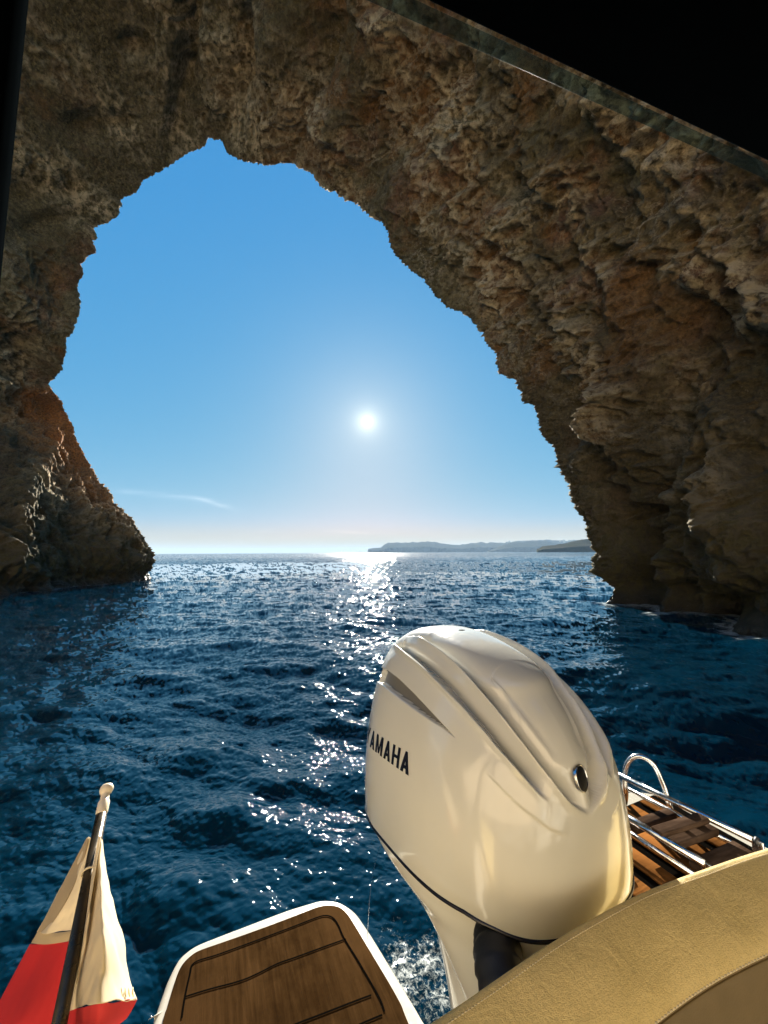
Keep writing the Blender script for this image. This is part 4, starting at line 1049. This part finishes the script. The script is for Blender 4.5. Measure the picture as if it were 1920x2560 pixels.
q = np.clip((sdv+1.0)/3.0, 0, 1); scoop = q*q*(3-2*q)
scoop *= tow
yfall = np.clip((VM[:, 1]-.85)/.25, 0, 1)
DSP = DSP*(1-scoop) - scoop*(.010+.018*yfall)
V2 = V + N_*DSP[:, None]
CW2 = V2.reshape(CW.shape)
m = NT('intake_shade'); m.bsdf(Base_Color=(.16, .15, .13), Roughness=.45); INTAKE_SHADE = m.m
cowl = grid_mesh('cowling', CW2-np.array(EC), [COWL, INTAKE_SHADE], closed_v=True, parent=eng)
# recess floor takes a darker grey for the shade inside the scoop
sc = scoop.reshape(CW.shape[:2])
A_ = np.hstack([sc, sc[:, :1]]); fm = np.minimum(np.minimum(A_[:-1, :-1], A_[1:, :-1]), np.minimum(A_[1:, 1:], A_[:-1, 1:]))
cowl.data.polygons.foreach_set('material_index', (fm.reshape(-1) > .6).astype(np.int32))
bv2 = tri_bvh(CW2[::2, ::3])
# dark gasket line round the seam
def loop_at(zoff, out_):
    L_ = CW[0].copy(); L_[:, 2] += zoff; c = np.array([.80, 1.07, 0]); d = L_-c; d[:, 2] = 0; d /= np.linalg.norm(d, axis=1)[:, None]; return L_ + d*out_ - np.array(EC)
bm = bmesh.new(); tube_bm(bm, [tuple(p) for p in loop_at(-.004, -.001)[::5]], .0048, 8, closed=True); from_bm('seam_gasket', bm, LETTER, eng)
# lower cowling (apron)
AZ = [0, .03, .055, .09, .13, .19, .27, .36]
AFt = [1.452, 1.43, 1.34, 1.18, 1.06, .97, .92, .88]; FRt = [.668, .672, .68, .69, .70, .71, .72, .74]; WDt = [.283, .278, .27, .25, .24, .225, .20, .16]
us = np.linspace(0, 1, 60); parA = np.linspace(0, 1, len(AZ)); AP = np.zeros((60, 240, 3)); ph2 = np.linspace(0, 2*np.pi, 240, endpoint=False)
for i, t in enumerate(us):
    zz_, aa_, ff_, ww_ = (interp_s(np.array([t]), parA, X_)[0] for X_ in (AZ, AFt, FRt, WDt))
    c, s = np.cos(ph2), np.sin(ph2); mid = (aa_+ff_)/2+.06*(1-t); lx = np.where(c > 0, aa_-mid, mid-ff_)
    e = np.where(c > 0, 2/3.3*(1-t)+2/2.2*t, 2/2.5)
    y = mid+lx*np.sign(c)*np.abs(c)**e; x = ww_*np.sign(s)*np.abs(s)**e
    AP[i] = np.stack([.80+x, y, seam_z(y)-.009-zz_], 1)
apron = grid_mesh('lower_cowling', AP-np.array(EC), COWL, closed_v=True, parent=eng)
bvA = tri_bvh(AP)
# midsection leg down into the water
LG = np.zeros((50, 120, 3)); ph3 = np.linspace(0, 2*np.pi, 120, endpoint=False)
LZt = [.96, .88, .80, .72, .60, .45, .30, .1, -.3, -.7]; LA = [1.36, 1.335, 1.27, 1.205, 1.155, 1.135, 1.13, 1.13, 1.13, 1.13]; LF = [.86]*3+[.85, .84, .83, .83, .84, .88, .9]; LW = [.16, .16, .155, .15, .138, .125, .11, .085, .06, .05]
pl_ = np.linspace(0, 1, len(LZt))
for i, t in enumerate(np.linspace(0, 1, 50)):
    zz_, aa_, ff_, ww_ = (interp_s(np.array([t]), pl_, X_)[0] for X_ in (LZt, LA, LF, LW))
    c, s = np.cos(ph3), np.sin(ph3); mid = (aa_+ff_)/2
    y = mid+(aa_-ff_)/2*np.sign(c)*np.abs(c)**.8; x = ww_*np.sign(s)*np.abs(s)**.8
    LG[i] = np.stack([.80+x, y, np.full(120, zz_)], 1)
grid_mesh('midsection', LG-np.array(EC), COWL, closed_v=True, parent=eng)
# transom clamp bracket
bm = bmesh.new(); rbox_bm(bm, -.11, -.06, -.44, -.20, .38, .74, .015); rbox_bm(bm, .06, .11, -.44, -.20, .38, .74, .015); rbox_bm(bm, -.055, .055, -.40, -.20, .46, .70, .02)
from_bm('clamp_bracket', bm, BLACK, eng)
# black rigging boot on the starboard front corner
def z5(x, y): return (1000+x*.3014, 2150+y*.3014)
for px_ in ((810, 690), (790, 715), (770, 740), (740, 760), (700, 800)):
    hb = bvA.ray_cast(EYE, ray(*z5(*px_)).normalized())
    if hb[0] is not None and loc(hb[0]).y < .9: break
print('BOOT', px_, loc(hb[0]) if hb[0] else None, file=open('/tmp/dbg.txt','a'))
if hb[0] is not None:
    pb = loc(hb[0])-EC; d0 = Vector((-.55, -.75, -.12)).normalized()
    pts = bez([pb-d0*.05, pb, pb+d0*.05, pb+d0*.11+Vector((.03, 0, -.03)), pb+d0*.17+Vector((.10, 0, -.09))], 8)
    rr = [.050+.0022*math.sin(i*2.1) for i in range(len(pts))]
    tube('rigging_boot', pts, rr, BLACK, eng, 28)
hb = None
pc = Vector((.665, .865, .70))-EC
tube('trim_stub', [pc, pc+Vector((-.05, -.02, 0))], [.028, .024], BLACK, eng, 20)
# round badge on the nose
hb = bv2.ray_cast(EYE, ray(*zb(957, 1152)).normalized())
pb = loc(hb[0])-EC; nb = hb[1]
if nb.dot(EYE-hb[0]) < 0: nb = -nb
nb = loc(nb); q_ = nb.to_track_quat('Z', 'Y').to_matrix()
def disc(name, prof_, mat, n=40):
    bm = bmesh.new()
    rg = [[bm.verts.new(pb+q_@Vector((r*math.cos(2*math.pi*k/n), 1.12*r*math.sin(2*math.pi*k/n), h_))) for k in range(n)] for r, h_ in prof_]
    for A, B in zip(rg[:-1], rg[1:]):
        for k in range(n): bm.faces.new((A[k], A[(k+1) % n], B[(k+1) % n], B[k]))
    bm.faces.new(rg[-1]); return from_bm(name, bm, mat, cowl)
m = NT('badge_black'); m.bsdf(Base_Color=(.006, .006, .006), Roughness=.55, Specular_IOR_Level=.2, Coat_Weight=.05, Normal=m.bump(m.noise(90, 3), .2, .004)); 
disc('badge_ring', [(.0252, -.006), (.0252, .0008), (.0244, .0022), (.0234, .0022), (.0228, .001)], STEEL)
disc('badge', [(.0228, -.004), (.0228, .0005), (.019, .0025), (.010, .0042), (.003, .0048)], m.m)
# lettering on the side
def glyph(ch):
    s = .25
    if ch == 'A': return [[(0, 0), (s, 0), (.46, 1), (.28, 1)], [(.72-s, 0), (.72, 0), (.46, 1), (.28, 1)], [(.16, .20), (.56, .20), (.52, .36), (.20, .36)]], .72
    if ch == 'M': return [[(0, 0), (.22, 0), (.22, 1), (0, 1)], [(.62, 0), (.84, 0), (.84, 1), (.62, 1)], [(.08, 1), (.24, 1), (.50, .05), (.34, .05)], [(.60, 1), (.76, 1), (.50, .05), (.34, .05)]], .84
    if ch == 'H': return [[(0, 0), (s*.9, 0), (s*.9, 1), (0, 1)], [(.49, 0), (.715, 0), (.715, 1), (.49, 1)], [(.1, .42), (.6, .42), (.6, .58), (.1, .58)]], .70
    if ch == 'Y': return [[(.27, 0), (.45, 0), (.45, .48), (.27, .48)], [(0, 1), (.19, 1), (.45, .42), (.27, .42)], [(.53, 1), (.72, 1), (.45, .42), (.27, .42)]], .72
# anchors measured in the photograph: the foot of the last A's right leg and of the H's left stem, and the apex
P0 = hit(*za(507, 1655), bv2); PH = hit(*za(325, 1530), bv2); PT = hit(*za(470, 1368), bv2)
print('LETTER anchors', P0, PH, PT, file=open('/tmp/dbg.txt','a'))
pitch = (PH.y-P0.y)                 # H left stem to last A right foot: H width + gap + A width, times height
hgt = PT.z - (P0.z+.0)
unit = pitch/(.70+.13+.72)
print('letter unit', unit, 'height', hgt)
for side_ in (-1, 1):
    word = 'YAMAHA'; total = sum(glyph(c)[1]+.13 for c in word)-.13
    x = 0; slope = (PH.z-P0.z)/pitch
    for ch in word:
        strokes, wdt = glyph(ch); bm = bmesh.new()
        for si, qd in enumerate(strokes):
            N1, N2 = 5, 24
            g = {}
            for i in range(N1+1):
                for j in range(N2+1):
                    a, b = i/N1, j/N2
                    if si == 2 and ch in 'AH': a, b = i/N1, j/N2
                    p0 = (qd[0][0]*(1-a)+qd[1][0]*a, qd[0][1]); p1 = (qd[3][0]*(1-a)+qd[2][0]*a, qd[3][1])
                    gx, gy = p0[0]*(1-b)+p1[0]*b, p0[1]*(1-b)+p1[1]*b
                    # starboard: text runs from aft to the bow; port: from the bow to aft
                    run = x+gx
                    y = P0.y+(total-run)*unit if side_ < 0 else P0.y+run*unit
                    z = P0.z+(y-P0.y)*slope+gy*hgt
                    o_ = wld((.80+side_*.6, y, z)); d_ = wld((-side_, 0, 0))
                    h_ = bv2.ray_cast(o_, d_)
                    if h_[0] is None: continue
                    p = loc(h_[0])-EC; p.x += side_*(.0010+.0002*si); g[i, j] = bm.verts.new(p)
            for i in range(N1):
                for j in range(N2):
                    ks = [(i, j), (i+1, j), (i+1, j+1), (i, j+1)]
                    if all(k in g for k in ks): bm.faces.new([g[k] for k in ks])
        from_bm('letter', bm, LETTER, cowl, False)
        x += wdt+.13
# cooling-water tell-tale
ts = bez([PY(822*K, 1828*K, 1.50), PY(812*K, 1858*K, 1.50), PY(803*K, 1900*K, 1.50), PY(797*K, 1960*K, 1.50), PY(793*K, 2030*K, 1.50)], 8)
m = NT('clear_water'); m.bsdf(Base_Color=(.8, .9, .95), Roughness=.05, Transmission_Weight=1.0, IOR=1.33); CLW = m.m
b0 = Vector(ts[0]); bm = bmesh.new(); tube_bm(bm, [p-b0 for p in ts], [.0018-.0008*i/len(ts) for i in range(len(ts))], 8)
st_ = from_bm('water_stream', bm, CLW); st_.location = b0; tag(st_, 'thin cooling water stream falling behind the motor', 'water stream')
